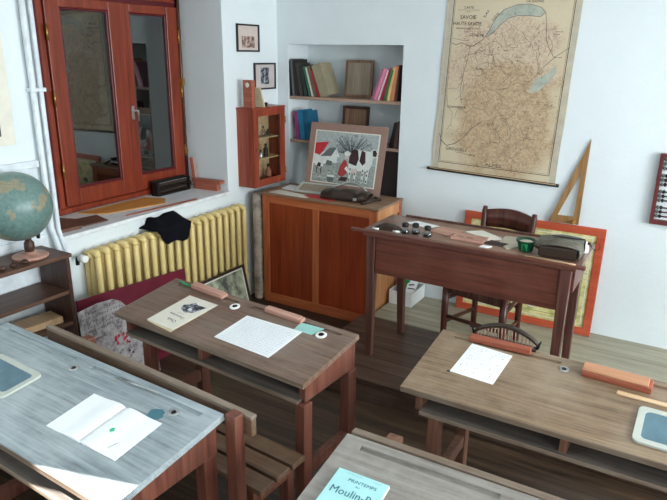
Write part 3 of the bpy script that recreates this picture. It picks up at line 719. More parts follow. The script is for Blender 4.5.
# frame x: .06-.62 z .06-.41 ; front faces -y: ux x uz = -y
PX0, PX1, PZ0, PZ1 = .058, .565, .062, .425
q = lambda pts, m, z=.0006: b.flat([(PX0 + (PX1 - PX0) * x, PZ0 + (PZ1 - PZ0) * y) for x, y in pts], m, z, ux, uy)
q([(-.02, -.02), (1.02, -.02), (1.02, 1.02), (-.02, 1.02)], 'cream', .0004)
q([(0, .4), (1, .4), (1, 1), (0, 1)], 'skyprint'); q([(0, 0), (1, 0), (1, .4), (0, .4)], 'grassprint')
q([(0, .55), (.24, .62), (.24, .36), (0, .34)], 'houseprint', .0008); q([(0, .55), (0, .76), (.22, .80), (.15, .62), (.09, .52)], 'red', .001)
q([(.16, .38), (.38, .40), (.38, .58), (.16, .55)], 'houseprint', .0010); q([(.10, .50), (.24, .68), (.36, .70), (.28, .52)], 'roofprint', .0012); q([(.28, .52), (.36, .70), (.42, .52)], 'houseprint', .0012)
rr = random.Random(5)
for k in range(90):
    a = .15 + 2.8 * rr.random(); L0 = .22 + .22 * rr.random(); cx_, cy_ = .60, .56
    p0 = (PX0 + (PX1 - PX0) * cx_, PZ0 + (PZ1 - PZ0) * (cy_ + .02)); p1 = (PX0 + (PX1 - PX0) * (cx_ + math.cos(a) * L0 * .9), PZ0 + (PZ1 - PZ0) * min(.98, cy_ + math.sin(a) * L0))
    b.line([p0, p1], .0018, 'treeprint', .0011, ux, uy)
for k in range(170):
    a = PI * rr.random(); L0 = .08 + .34 * rr.random(); x = .60 + math.cos(a) * L0; y = min(.96, .56 + math.sin(a) * L0); q([(x, y), (x + .011, y + .004), (x + .008, y + .018), (x - .003, y + .01)], 'treeprint', .0012)
# cow
q([(.58, .34), (.66, .28), (.90, .30), (.94, .44), (.95, .60), (.90, .68), (.66, .70), (.57, .62)], 'houseprint', .0014)
q([(.58, .42), (.70, .38), (.73, .52), (.70, .69), (.64, .70), (.57, .62)], 'cowblack', .0016)
q([(.74, .48), (.80, .40), (.84, .46), (.82, .66), (.76, .69)], 'cowblack', .0016)
q([(.90, .52), (.95, .56), (1.0, .58), (1.0, .72), (.94, .74), (.88, .66)], 'houseprint', .0017); q([(.94, .60), (.99, .59), (1.0, .66), (.97, .72), (.93, .70)], 'cowblack', .0019)
for lx in (.60, .68, .80, .87):
    q([(lx, .06), (lx + .028, .06), (lx + .036, .34), (lx, .34)], 'houseprint', .0015)
    for hh in (.08, .20, .28): q([(lx + .004, hh), (lx + .022, hh), (lx + .02, hh + .05), (lx + .006, hh + .04)], 'cowblack', .0017)
q([(.64, .24), (.72, .24), (.73, .32), (.63, .32)], 'mountpink', .0018)
# milkmaid
q([(.42, .18), (.49, .14), (.56, .20), (.58, .30), (.54, .46), (.50, .48), (.44, .34)], 'maid', .002)
q([(.50, .50), (.57, .50), (.58, .58), (.52, .60)], 'mountpink', .002); q([(.50, .56), (.58, .56), (.60, .62), (.54, .66), (.49, .62)], 'houseprint', .0022)
q([(.44, .06), (.56, .06), (.60, .14), (.48, .14)], 'cowblack', .0021); q([(.52, .30), (.60, .22), (.63, .26), (.55, .36)], 'houseprint', .0022)
# bucket, calf, hens
q([(.26, .02), (.36, .02), (.37, .14), (.25, .14)], 'roofprint', .0018); q([(.25, .11), (.37, .11), (.37, .15), (.25, .15)], 'houseprint', .002)
q([(.03, .32), (.12, .26), (.17, .30), (.14, .42), (.06, .44)], 'houseprint', .0016); q([(.06, .30), (.12, .28), (.13, .36), (.08, .38)], 'cowblack', .0018)
for lx in (.06, .13): q([(lx, .16), (lx + .012, .16), (lx + .016, .3), (lx, .3)], 'cowblack', .0018)
q([(.20, .34), (.30, .33), (.31, .42), (.22, .44)], 'roofprint', .0018)
for k in range(40):
    x, y = rr.random() * .95, rr.random() * .3; b.line([(PX0 + (PX1 - PX0) * x, PZ0 + (PZ1 - PZ0) * y), (PX0 + (PX1 - PX0) * (x + .05), PZ0 + (PZ1 - PZ0) * (y - .01))], .002, 'treeprint' if k % 2 else 'houseprint', .0012, ux, uy)
b.build('print', t_)

# things on the cabinet
def sheet(name, pts, z, m, label, cat='paper', th=.0015, group=None): return slab(name, pts, z, z + th, m, label, cat, 0, group)
sheet('paper_sheet', [(-2.60, 3.49), (-2.28, 3.478), (-2.27, 3.55), (-2.58, 3.60)], ch, 'cream', 'cream paper under the flat box near the front edge of the cabinet top')
sheet('red_folder', [(-2.32, 3.52), (-2.08, 3.50), (-2.06, 3.58), (-2.30, 3.60)], ch, 'red', 'red folder lying under the satchel on the cabinet top', 'folder', .003)
slab('white_booklet', [(-2.585, 3.64), (-2.45, 3.62), (-2.43, 3.74), (-2.60, 3.77)], ch, ch + .008, 'paper', 'white booklet at the left of the cabinet top', 'booklet')
T = Matrix.Translation((-2.455, 3.60, ch + .001)) @ Matrix.Rotation(.12, 4, 'Z') @ Matrix.Rotation(math.radians(16), 4, 'X')
t_ = thing('school_slate', 'grey slate with pale frame lying before the farm picture', 'slate', mat=T)
b = MB(); w_, h_, f = .28, .15, .022
for a in ((0, w_, 0, f), (0, w_, h_ - f, h_), (0, f, f, h_ - f), (w_ - f, w_, f, h_ - f)): b.box(*a, 0, .009, 'slatefr')
b.build('frame', t_, .002); MB().box(f, w_ - f, f, h_ - f, .002, .007, 'board_grey').build('panel', t_)
# satchel on cabinet
def rounded(w, h, n=5, r=.02):
    pts = []
    for cx, cy, a0 in ((w - r, r, -PI / 2), (w - r, h - r, 0), (r, h - r, PI / 2), (r, r, PI)):
        for k in range(n + 1): a = a0 + PI / 2 * k / n; pts.append((cx + r * math.cos(a), cy + r * math.sin(a)))
    return pts
t_ = thing('leather_satchel', 'dark brown leather satchel with steel handle lying on the low cabinet', 'satchel', (-2.18, 3.50, ch + .002), .18)
b = MB()
sec = [(0, .005), (.02, 0), (.16, 0), (.18, .01), (.19, .03), (.17, .05), (.10, .062), (.03, .056), (.005, .035)]
vs = []; NSX = 12
for i in range(NSX + 1):
    x = .34 * i / NSX; s_ = 1 - .25 * abs(2 * i / NSX - 1) ** 3
    for y, z in sec: vs.append((x, .095 + (y - .095) * s_, z * s_ * (1 + .10 * math.sin(i * 1.3)) + 0))
n_ = len(sec); fs = [(i * n_ + j, i * n_ + (j + 1) % n_, (i + 1) * n_ + (j + 1) % n_, (i + 1) * n_ + j) for i in range(NSX) for j in range(n_)] + [tuple(range(n_)), tuple(NSX * n_ + j for j in range(n_))[::-1]]
b.add(vs, [f[::-1] for f in fs], 'leather', True); b.build('body', t_)
b = MB(); b.tube([(.03, .17, .045), (.06, .19, .06), (.16, .205, .095), (.25, .19, .07), (.29, .17, .045)], .007, 'steel'); b.build('handle', t_)
for xx in (.06, .27): MB().box(xx - .012, xx + .012, -.004, .1, .045, .062, 'leather').build('strap', t_, .002)
MB().box(.25, .275, -.012, -.004, .012, .03, 'steel').build('buckle', t_, .002)
b = MB(); b.tube([(-1.86, 3.52, ch + .006), (-1.82, 3.60, ch + .02), (-1.80, 3.68, ch + .012), (-1.86, 3.72, ch + .01)], .01, 'leather'); tag(b.build('leather_strap'), 'loose dark leather strap curled right of the satchel on the cabinet', 'strap')

keep()
# ------------------------------------------------------------------ wall map
T = Matrix.Translation((-1.175, BY - .008, 2.165)) @ Matrix.Rotation(math.radians(1.6), 4, 'Y')
t_ = thing('wall_map', 'large aged printed wall map of mountains and a lake hanging by the niche', 'map', mat=T)
b = MB(); mw_, mh = .43, 1.165; N = 24
ux, uy = (1, 0, 0), (0, 0, 1)
vs = []; fs = []
for j in range(N + 1):
    z = -mh * j / N; wv = .006 * math.sin(j * .55) * (j / N)
    for x in (-mw_ + wv - .01 * (j / N), mw_ + wv * .5): vs.append((x, 0, z))
    for x in (mw_ + wv * .5, -mw_ + wv - .01 * (j / N)): vs.append((x, .002, z))
for j in range(N):
    a = j * 4; c = a + 4
    for k in range(4): fs.append((a + k, c + k, c + (k + 1) % 4, a + (k + 1) % 4))
b.add(vs, fs, 'map')
P = lambda X, Z: (X + 1.175, Z - 2.165)      # world wall coordinates to sheet
def ml(pts, wd, m='river', z=.0009): b.line([P(*p) for p in pts], wd, m, z, ux, uy)
# canvas margins and border lines
b.flat([(-.428, -1.16), (-.392, -1.16), (-.382, -.01), (-.42, -.01)], 'ropes', .0005, ux, uy)
b.flat([(.392, -1.16), (.428, -1.16), (.428, -.01), (.395, -.01)], 'ropes', .0005, ux, uy)
b.line([(-.385, -.02), (.39, -.02), (.385, -1.115), (-.392, -1.115), (-.385, -.02)], .004, 'mapink', .0009, ux, uy)
b.line([(-.376, -.03), (.381, -.03), (.376, -1.105), (-.383, -1.105), (-.376, -.03)], .0015, 'mapink', .0009, ux, uy)
lake = [(-1.325, 1.905), (-1.30, 1.95), (-1.27, 2.02), (-1.22, 2.075), (-1.14, 2.105), (-1.06, 2.11), (-.985, 2.09), (-.955, 2.06), (-.985, 2.035), (-1.05, 2.04), (-1.13, 2.04), (-1.18, 2.025), (-1.23, 1.985), (-1.27, 1.94), (-1.30, 1.915)]
b.flat([P(*p) for p in lake], 'lake', .0008, ux, uy)
ml(lake + lake[:1], .003)
lk2 = [(-.99, 1.60), (-.96, 1.66), (-.89, 1.70), (-.85, 1.75), (-.84, 1.70), (-.88, 1.64), (-.94, 1.58), (-1.0, 1.57)]
b.flat([P(*p) for p in lk2], 'lake', .0008, ux, uy)
ml([(-1.55, 1.86), (-1.52, 1.85), (-1.48, 1.865), (-1.44, 1.85), (-1.40, 1.845), (-1.33, 1.895)], .004)
ml([(-1.42, 1.85), (-1.43, 1.75), (-1.45, 1.66), (-1.46, 1.55), (-1.44, 1.47)], .003); ml([(-1.45, 1.95), (-1.38, 2.0), (-1.36, 1.93), (-1.33, 1.895)], .002)
ml([(-.955, 2.06), (-.94, 1.98), (-.93, 1.90), (-.90, 1.84), (-.87, 1.80)], .003); ml([(-.78, 1.86), (-.86, 1.80), (-.92, 1.74), (-.96, 1.68), (-1.02, 1.62)], .003)
ml([(-1.55, 1.52), (-1.54, 1.45), (-1.50, 1.40), (-1.50, 1.33), (-1.53, 1.28)], .002); ml([(-1.58, 1.25), (-1.56, 1.20), (-1.52, 1.17), (-1.46, 1.19), (-1.40, 1.24), (-1.36, 1.30), (-1.28, 1.36)], .005)
rr = random.Random(11)
for k in range(64):
    x = -1.47 + .55 * rr.random(); z = 1.12 + .80 * rr.random(); a = rr.random() * 6.3; pts = [(x, z)]
    for q_ in range(6):
        a += (rr.random() - .5) * 1.3; x += .022 * math.cos(a); z += .022 * math.sin(a)
        if -1.55 < x < -.80 and 1.08 < z < 1.95: pts.append((x, z))
    ml(pts, .0022)
for k in range(60):
    x = -1.53 + .72 * rr.random(); z = 1.10 + .95 * rr.random()
    if k % 4 == 0: b.text(rr.choice(['Annecy', 'Bonneville', 'Thonon', 'Moutiers', 'Albertville', 'Sallanches', 'Rumilly']), .012, *P(x, z), 'mapink', 0, .001, ux, uy)
    else: b.flat([P(x, z), P(x + .006, z), P(x + .006, z + .005), P(x, z + .005)], 'mapink', .001, ux, uy)
def mt(s, size, X, Z, rot=0, sx=1.0): b.text(s, size, *P(X, Z), 'mapink', rot, .0012, ux, uy, sx=sx)
mt('CARTE', .022, -1.455, 2.085); mt('DE LA', .010, -1.455, 2.06); mt('SAVOIE', .034, -1.453, 2.025); mt('HAUTE-SAVOIE', .032, -1.455, 1.985, sx=.9); mt('DRESSEE PAR LES ECOLES', .014, -1.452, 1.955); mt('ECHELLE', .01, -1.452, 1.935)
b.line([P(-1.53, 2.07), P(-1.38, 2.07)], .0015, 'mapink', .001, ux, uy)
mt('GENEVE', .026, -1.385, 1.915, sx=1.1); mt('CHAMBERY', .022, -1.475, 1.44, sx=1.2); mt('GRENOBLE', .03, -1.445, 1.15, sx=1.05); mt('ALPES', .03, -1.17, 1.07, sx=1.5); mt('JURA', .022, -1.33, 2.05, 1.1); mt('LAUSANNE', .018, -1.03, 2.125, sx=1.2); mt('SUISSE', .022, -1.27, 2.03, .9); mt('ANNECY', .018, -1.33, 1.70); mt('ITALIE', .02, -.86, 1.50)
b.build('sheet', t_)
b = MB(); b.tube([(-.47, -.008, -1.17), (.458, -.008, -1.17)], .011, 'iron', 10); b.line([(-.45, -1.164), (.44, -1.164)], .005, 'palewood', .0195, ux, uy); b.build('bottom_rod', t_)
b = MB(); b.tube([(-.455, -.008, .006), (.455, -.008, .006)], .011, 'iron', 10); b.build('top_rod', t_)

scale_to_camera()
# ------------------------------------------------------------------ platform
t_ = thing('teaching_platform', 'low dark wooden platform under the teacher desk', 'platform', (-1.76, 2.62, 0))
b = MB(); PW, PD = 2.6, .775
for k in range(6): b.box(0, PW, k * PD / 6 + .0015, (k + 1) * PD / 6 - .0015, .102, .126, 'platform')
b.build('deck', t_, .002)
MB().box(0, PW, .01, .03, 0, .102, 'platform').build('riser', t_); MB().box(0, .02, .03, PD, 0, .102, 'platform').build('side_board', t_)
MB().box(PW - .02, PW, .03, PD, 0, .102, 'platform').build('side_board', t_); MB().box(.02, PW - .02, PD - .02, PD, 0, .102, 'platform').build('back_board', t_)

# ------------------------------------------------------------------ teacher desk
pz = .126
t_ = thing('teacher_desk', 'long mahogany stained teacher desk standing on the platform', 'desk', (-1.575, 2.86, pz))
TW, TD, TH = 1.225, .40, .758
MB().box(.07, TW - .02, .0262, TD, TH - .018, TH, 'tdesktop').build('desktop', t_, .003); MB().box(0, TW, 0, .026, TH - .018, TH, 'tdesk').build('front_lipping', t_, .004)
b = MB(); b.box(.075, TW - .04, .006, TD - .01, TH - .034, TH - .018, 'tdesk'); b.build('moulding', t_, .004)
b = MB(); b.box(.15, TW - .11, .02, .042, .515, TH - .034, 'tdesk'); b.box(.15, TW - .11, TD - .05, TD - .028, .515, TH - .034, 'tdesk'); b.build('long_apron', t_, .002)
for x_ in (.105, TW - .07): b = MB(); b.hexa([(x_, .07, .60), (x_ + .02, .07, .60), (x_ + .02, TD - .07, .60), (x_, TD - .07, .60), (x_, .07, TH - .034), (x_ + .02, .07, TH - .034), (x_ + .02, TD - .07, TH - .034), (x_, TD - .07, TH - .034)], 'tdesk'); b.build('side_apron', t_, .002)
for x_, y_ in ((.095, .012), (TW - .112, .012), (.125, TD - .062), (TW - .112, TD - .062)):
    a = .052; sp_ = .05 if y_ > .1 else 0; MB().hexa([(x_ + .008, y_ + .008 + sp_, 0), (x_ + a - .008, y_ + .008 + sp_, 0), (x_ + a - .008, y_ + a - .008 + sp_, 0), (x_ + .008, y_ + a - .008 + sp_, 0), (x_, y_, TH - .034), (x_ + a, y_, TH - .034), (x_ + a, y_ + a, TH - .034), (x_, y_ + a, TH - .034)], 'tdeskleg').build('leg', t_, .003)
MB().box(.16, TW - .04, TD - .014, TD - .002, TH, TH + .012, 'tdeskleg').build('back_ledge', t_, .002)
dz = pz + TH
# on the desk
def glass_ink(x, y, label, h=.05):
    t = thing('ink_bottle', label, 'ink bottle', (x, y, dz), 0, 'ink bottles on the teacher desk')
    MB().lathe([(.024, 0), (.026, .004), (.026, .022), (.014, .034), (.013, .04)], 'clear', n=16).build('glass_body', t)
    MB().lathe([(.019, .003), (.019, .016)], 'blackglass', n=14).build('ink', t)
    MB().lathe([(.016, .036), (.018, .04), (.018, .054), (.012, .058)], 'iron', n=14).build('cap', t)
glass_ink(-1.275, 2.925, 'black capped ink bottle nearest the blotter on the teacher desk'); glass_ink(-1.225, 2.945, 'black capped glass ink bottle in the middle of the three'); glass_ink(-1.15, 2.930, 'black capped ink bottle beside the papers, rightmost of the three')
t_ = thing('rocker_blotter', 'dark brown wooden rocker blotter at the left end of the teacher desk', 'blotter', (-1.385, 2.935, dz), .1)
b = MB(); vs = []; pts = [(.075 * math.cos(a), 0.030 * math.sin(a)) for a in [PI * k / 10 for k in range(11)]]
b.T = Matrix.Rotation(PI / 2, 4, 'X'); b.prism(pts, -.03, .03, 'leather', True); b.build('body', t_, .002)
for x_, y_, lb in ((-1.44, 2.90, 'small white chalk piece left of the rocker blotter'), (-1.32, 2.905, 'small white chalk piece between the blotter and ink bottles')):
    o = MB().tube([(-.018, 0, .006), (.02, .004, .006)], .0058, 'porcelain').build('chalk'); o.location = (x_, y_, dz); tag(o, lb, 'chalk', 'chalk pieces on the teacher desk')
sheet('white_paper', [(-1.36, 3.12), (-1.21, 3.08), (-1.17, 3.15), (-1.31, 3.185)], dz, 'paper', 'white paper at the back left corner of the teacher desk', th=.003)
slab('pink_notebook', [(-1.17, 3.02), (-1.06, 2.99), (-1.01, 3.12), (-1.16, 3.14)], dz, dz + .006, 'boxpink', 'pinkish thin notebook right of the ink bottles', 'notebook')
t_ = thing('cardboard_box', 'flat tan printed box in front of the cream booklets on the teacher desk', 'box', (-1.03, 2.955, dz + .0005), -.05); b = MB(); b.box(0, .17, 0, .10, 0, .014, 'boxpink'); b.line([(.02, .03), (.06, .03)], .008, 'ink', .0145); b.line([(.075, .03), (.11, .03)], .008, 'ink', .0145); b.build('body', t_, .001)
slab('cream_booklet', [(-1.0, 3.10), (-.86, 3.02), (-.80, 3.08), (-.93, 3.17)], dz, dz + .012, 'cream', 'cream booklet lying open behind the tan box on the teacher desk', 'booklet')
sheet('white_card', [(-.86, 2.905), (-.82, 2.90), (-.805, 2.935), (-.85, 2.94)], dz, 'paper', 'tiny white card near the front edge of the teacher desk', 'card', .004)
slab('dark_slate_tablet', [(-.86, 2.975), (-.76, 2.965), (-.745, 3.02), (-.84, 3.04)], dz, dz + .005, 'dkboard', 'small dark tablet beside the cream booklet on the teacher desk', 'slate')
sheet('grey_paper', [(-.80, 3.02), (-.73, 2.93), (-.66, 3.07), (-.70, 3.18), (-.80, 3.16)], dz, 'ropes', 'greenish grey sheets left of the green pot', th=.004)
t_ = thing('green_pot', 'small green and black glazed pot on the teacher desk', 'pot', (-.648, 2.965, dz))
b = MB(); b.lathe([(.030, 0), (.034, .006), (.043, .045), (.050, .052), (.050, .058), (.042, .056), (.036, .03)], 'greendk', n=20, smooth=True); b.build('bowl', t_)
b = MB()
for k in range(5):
    a = 2 * PI * k / 5 - 1.5; w = .35; b.add([(.0350 * math.cos(a - w), .0350 * math.sin(a - w), .008), (.0350 * math.cos(a + w), .0350 * math.sin(a + w), .008), (.0436 * math.cos(a + w), .0436 * math.sin(a + w), .044), (.0436 * math.cos(a), .0436 * math.sin(a) , .0445), (.0436 * math.cos(a - w), .0436 * math.sin(a - w), .044)], [(0, 1, 2, 3, 4)], 'green')
b.build('green_stripes', t_)
b = MB(); b.lathe([(.038, .044), (.03, .05), (.002, .052)], 'ropes', n=16); b.build('lid', t_)
# satchel
t_ = thing('leather_briefcase', 'worn grey brown leather briefcase lying at the right end of the teacher desk', 'briefcase', (-.575, 2.90, dz + .001), .04); t_.scale = (1, 1, 1.2)
b = MB(); sec = [(0, .0), (.15, 0), (.15, .05), (.0, .05)]
b.box(0, .175, .0, .16, .004, .05, 'leather'); b.build('body', t_, .008)
b = MB(); vs = []; prof = [(.12, .05), (.06, .064), (.0, .060), (-.012, .05), (-.010, .030), (-.004, .028), (-.004, .046), (.004, .053), (.06, .057), (.12, .050)]
prof = [(-.02, .052), (.08, .066), (.16, .064), (.188, .052), (.192, .02), (.186, .006), (.181, .006), (.184, .03), (.178, .05), (.15, .055), (.08, .057), (-.02, .046)]
n_ = len(prof); vs = [(x_, -.005, z_) for x_, z_ in prof] + [(x_, .175, z_) for x_, z_ in prof]
b.add(vs, [tuple(range(n_)), tuple(range(n_, 2 * n_))[::-1]] + [(i, n_ + i, n_ + (i + 1) % n_, (i + 1) % n_) for i in range(n_)], 'leathergrey', True); b.build('flap', t_)
b = MB(); b.box(.04, .19, .11, .125, .067, .070, 'iron'); b.box(.188, .194, .11, .125, .02, .066, 'iron'); b.build('strap', t_, .001)
b = MB(); b.tube([(-.005, .03, .03), (-.03, .04, .035), (-.032, .08, .035), (-.005, .1, .03)], .006, 'leather'); b.build('carry_handle', t_)
o = MB().tube([(0, 0, .004), (.20, -.008, .004), (.235, -.01, .004)], .004, 'palewood').build('wooden_pointer'); o.location = (-.63, 2.873, dz); tag(o, 'thin pale wooden pointer along the front edge beside the briefcase', 'pointer')
bottle('white_bottle', -.395, 3.10, dz, .055, .018, 'porcelain', 'small white bottle behind the briefcase at the desk corner', 'bottle', 'porcelain')
b = MB(); b.tube([(-.40 + .02 * math.cos(a), 3.16, dz + .021 + .02 * math.sin(a)) for a in [2 * PI * k / 14 for k in range(14)]], .0015, 'iron', 6, True); b.tube([(-.355 + .02 * math.cos(a), 3.16, dz + .021 + .02 * math.sin(a)) for a in [2 * PI * k / 14 for k in range(14)]], .0015, 'iron', 6, True); b.tube([(-.42, 3.16, dz + .02), (-.44, 3.18, dz + .02)], .0015, 'iron', 6); b.tube([(-.381, 3.16, dz + .02), (-.375, 3.16, dz + .02)], .0015, 'iron', 6)
tag(b.build('wire_spectacles'), 'pair of thin wire spectacles behind the briefcase', 'spectacles')

# ------------------------------------------------------------------ chair
t_ = thing('rush_seat_chair', 'dark wooden rush seated chair with curved back rail behind the teacher desk', 'chair', (-1.154, 3.30, .126), -.17)
cw, cd, sh = .37, .31, .375
for x_ in (0, cw): MB().tube([(x_, 0, 0), (x_, 0, .2), (x_, 0, sh + .01)], [.017, .022, .022], 'chairw', 10).build('leg', t_)
for x_, s_ in ((.04, -1), (cw - .04, 1)): MB().tube([(x_, cd, 0), (x_, cd, sh), (x_ + s_ * .012, cd + .05, .76), (x_ + s_ * .012, cd + .052, .79)], [.018, .021, .018, .013], 'chairw', 10).build('leg', t_)
b = MB(); b.prism([(0, -.015), (cw, -.015), (cw + .01, .0), (cw - .035, cd + .01), (.035, cd + .01), (-.01, 0)], sh - .05, sh + .004, 'tdeskleg'); b.build('seat_frame', t_, .01)
MB().prism([(.01, -.005), (cw - .01, -.005), (cw - .045, cd), (.045, cd)], sh + .0, sh + .014, 'creamdk').build('rush_seat', t_, .006)
b = MB(); N = 10; vs = []
for i in range(N + 1):
    q_ = i / N; x_ = .03 + (cw - .06) * q_; bow = .03 * math.sin(PI * q_); zt_ = .768 + .02 * math.sin(PI * q_); zb_ = .665 + .006 * math.sin(PI * q_)
    vs += [(x_, cd + .028 + bow, zb_), (x_, cd + .048 + bow, zb_), (x_, cd + .056 + bow, zt_), (x_, cd + .036 + bow, zt_)]
fs = [(i * 4 + k, (i + 1) * 4 + k, (i + 1) * 4 + (k + 1) % 4, i * 4 + (k + 1) % 4) for i in range(N) for k in range(4)] + [(0, 1, 2, 3), tuple(N * 4 + k for k in (3, 2, 1, 0))]
b.add(vs, [f[::-1] for f in fs], 'chairw', True); b.build('back_rail', t_)
MB().tube([(.035, cd + .022, .56), (cw / 2, cd + .035, .57), (cw - .035, cd + .022, .56)], .012, 'chairw').build('lower_back_rail', t_)
for a_, c_ in (((0, 0, .17), (cw, 0, .17)), ((0, 0, .33), (cw, 0, .33)), ((0, 0, .13), (.04, cd, .13)), ((cw, 0, .13), (cw - .04, cd, .13)), ((0, 0, .28), (.04, cd, .28)), ((cw, 0, .28), (cw - .04, cd, .28)), ((.04, cd, .22), (cw - .04, cd, .22))): MB().tube([a_, c_], .0125, 'chairw').build('rung', t_)

keep()
# ------------------------------------------------------------------ leaning framed poster
LF = Matrix.Translation((-1.365, BY - .085, .002)) @ Matrix.Rotation(math.radians(0), 4, 'Z') @ Matrix.Rotation(math.radians(-5), 4, 'X')
t_ = thing('framed_poster', 'large orange framed yellow printed poster leaning on the wall behind the desk', 'framed poster', mat=LF)
Wf, Hf, f = .945, .735, .052
b = MB()
for a in ((0, Wf, 0, f), (0, Wf, Hf - f, Hf), (0, f, f, Hf - f), (Wf - f, Wf, f, Hf - f)): b.box(a[0], a[1], 0, .022, a[2], a[3], 'frameorange')
b.build('frame', t_, .003)
b = MB(); b.box(f, Wf - f, .008, .014, f, Hf - f, 'poster'); o_ = (0, .008, 0)
b.line([(f + .02, f + .02), (Wf - f - .02, f + .02), (Wf - f - .02, Hf - f - .02), (f + .02, Hf - f - .02), (f + .02, f + .02)], .006, 'cream', .001, (1, 0, 0), (0, 0, 1), o_)
b.line([(f + .05, f + .05), (Wf - f - .05, f + .05), (Wf - f - .05, Hf - f - .05), (f + .05, Hf - f - .05), (f + .05, f + .05)], .004, 'olive', .001, (1, 0, 0), (0, 0, 1), o_)
rr = random.Random(21)
for k in range(26):
    cx_, cz_ = f + .08 + rr.random() * (Wf - 2 * f - .18), f + .07 + rr.random() * (Hf - 2 * f - .15); R_ = .015 + .035 * rr.random()
    b.flat([(cx_ + R_ * (1 + .4 * rr.random()) * math.cos(a), cz_ + R_ * .6 * (1 + .4 * rr.random()) * math.sin(a)) for a in [2 * PI * q_ / 9 for q_ in range(9)]], ['olive', 'cream', 'roofprint', 'mountpink', 'creamdk'][k % 5], .0012 + .0001 * k, (1, 0, 0), (0, 0, 1), o_)
for k in range(5): b.line([(f + .06 + q_ * .12, f + .12 + k * .1 + .03 * math.sin(q_ * 1.1 + k)) for q_ in range(7)], .003, 'olive', .004, (1, 0, 0), (0, 0, 1), o_)
for k in range(8): b.line([(Wf - f - .042, Hf - .22 - .02 * k), (Wf - f - .024, Hf - .22 - .02 * k)], .006, 'cream', .004, (1, 0, 0), (0, 0, 1), o_)
b.build('poster_sheet', t_)
# set square on top of the frame
zt2 = .738
T = Matrix.Translation((-.785, BY - .03, zt2 + .004)) @ Matrix.Rotation(math.radians(-2), 4, 'X')
t_ = thing('blackboard_set_square', 'tall narrow wooden set square standing on the orange frame', 'set square', mat=T)
b = MB(); o3 = [(0, 0), (.19, 0), (.195, .56)]; i3 = [(.052, .05), (.152, .05), (.163, .345)]
vs = [(x, 0, z) for x, z in o3] + [(x, 0, z) for x, z in i3] + [(x, .008, z) for x, z in o3] + [(x, .008, z) for x, z in i3]
fs = []
for k in range(3):
    j = (k + 1) % 3; fs += [(k, j, 3 + j, 3 + k), (6 + j, 6 + k, 9 + k, 9 + j), (k, 6 + k, 6 + j, j), (3 + j, 9 + j, 9 + k, 3 + k)]
b.add(vs, fs, 'setsq'); b.build('triangle', t_, .001)
b = MB(); b.tube([(.165, -.002, .02), (.165, -.03, .02)], .009, 'orangewood'); b.build('knob', t_)
# abacus
t_ = thing('wall_abacus', 'dark red framed bead abacus hanging on the wall at the right edge', 'abacus', (-.188, BY - .035, .815))
Wa, Ha = .50, .435
b = MB()
for a in ((0, Wa, 0, .028), (0, Wa, Ha - .022, Ha), (0, .022, .028, Ha - .022), (Wa - .022, Wa, .028, Ha - .022)): b.box(a[0], a[1], 0, .032, a[2], a[3], 'dkwood')
b.build('frame', t_, .002)
for k in range(12):
    grp = k // 3; z = .052 + grp * .098 + (k % 3) * .027; m_ = ['dkwood', 'iron', 'shelfv', 'leather'][grp]
    rd = MB().tube([(.02, .014, z), (Wa - .02, .014, z)], .0045, m_, 6).build('rod', t_)
    for q_ in range(4): MB().lathe([(.006, -.008), (.012, -.003), (.012, .003), (.006, .008)], 'iron' if q_ % 2 else 'roofprint', n=10).build('bead', rd, loc=(.034 + .0 + q_ * .0175 if q_ < 2 else .30 + q_ * .02, .014, z)).rotation_euler = (0, PI / 2, 0)
scale_to_camera()
# white box behind the desk
t_ = thing('white_storage_box', 'white open box holding papers on the floor beside the cabinet', 'box', (-1.695, 3.665, .126), 0)
bw, bd, bh = .17, .235, .10
b = MB(); b.box(0, bw, 0, bd, 0, .004, 'paper')
for a in ((0, bw, 0, .005), (0, bw, bd - .005, bd), (0, .005, .005, bd - .005), (bw - .005, bw, .005, bd - .005)): b.box(*a, .004, bh, 'paper')
b.build('box_body', t_)
bx_, by_ = -1.695, 3.665
slab('dark_notebook', [(bx_ + .02, by_ + .03), (bx_ + .075, by_ + .03), (bx_ + .07, by_ + .15), (bx_ + .015, by_ + .15)], .131, .20, 'dkboard', 'dark notebook inside the white storage box', 'notebook')
o = MB().box(0, .035, 0, .10, 0, .15, 'green').build('green_folder', bevel=.003); o.location = (bx_ + .045, by_ + .16, .131); o.scale = (1, .6, .85); tag(o, 'bright green folder standing in the white storage box', 'folder')
T = Matrix.Translation((bx_ + .10, by_ + .05, .140)) @ Matrix.Rotation(-.5, 4, 'Y'); b = MB(); b.box(0, .012, 0, .16, 0, .13, 'green'); o = b.build('green_booklet'); o.matrix_world = T; tag(o, 'green booklet leaning in the middle of the white storage box', 'booklet')
T = Matrix.Translation((bx_ + .09, by_ + .03, .165)) @ Matrix.Rotation(.15, 4, 'Z') @ Matrix.Rotation(.5, 4, 'X'); b = MB(); b.box(-.0, .07, 0, .18, 0.0, .003, 'paper'); b.line([(.01, .1), (.06, .1)], .01, 'ink', .0035); b.line([(.01, .13), (.05, .14)], .012, 'ink', .0035); b.build('x') if False else None
o = b.build('loose_papers'); o.matrix_world = T; tag(o, 'white printed papers slanting out of the white storage box', 'paper')

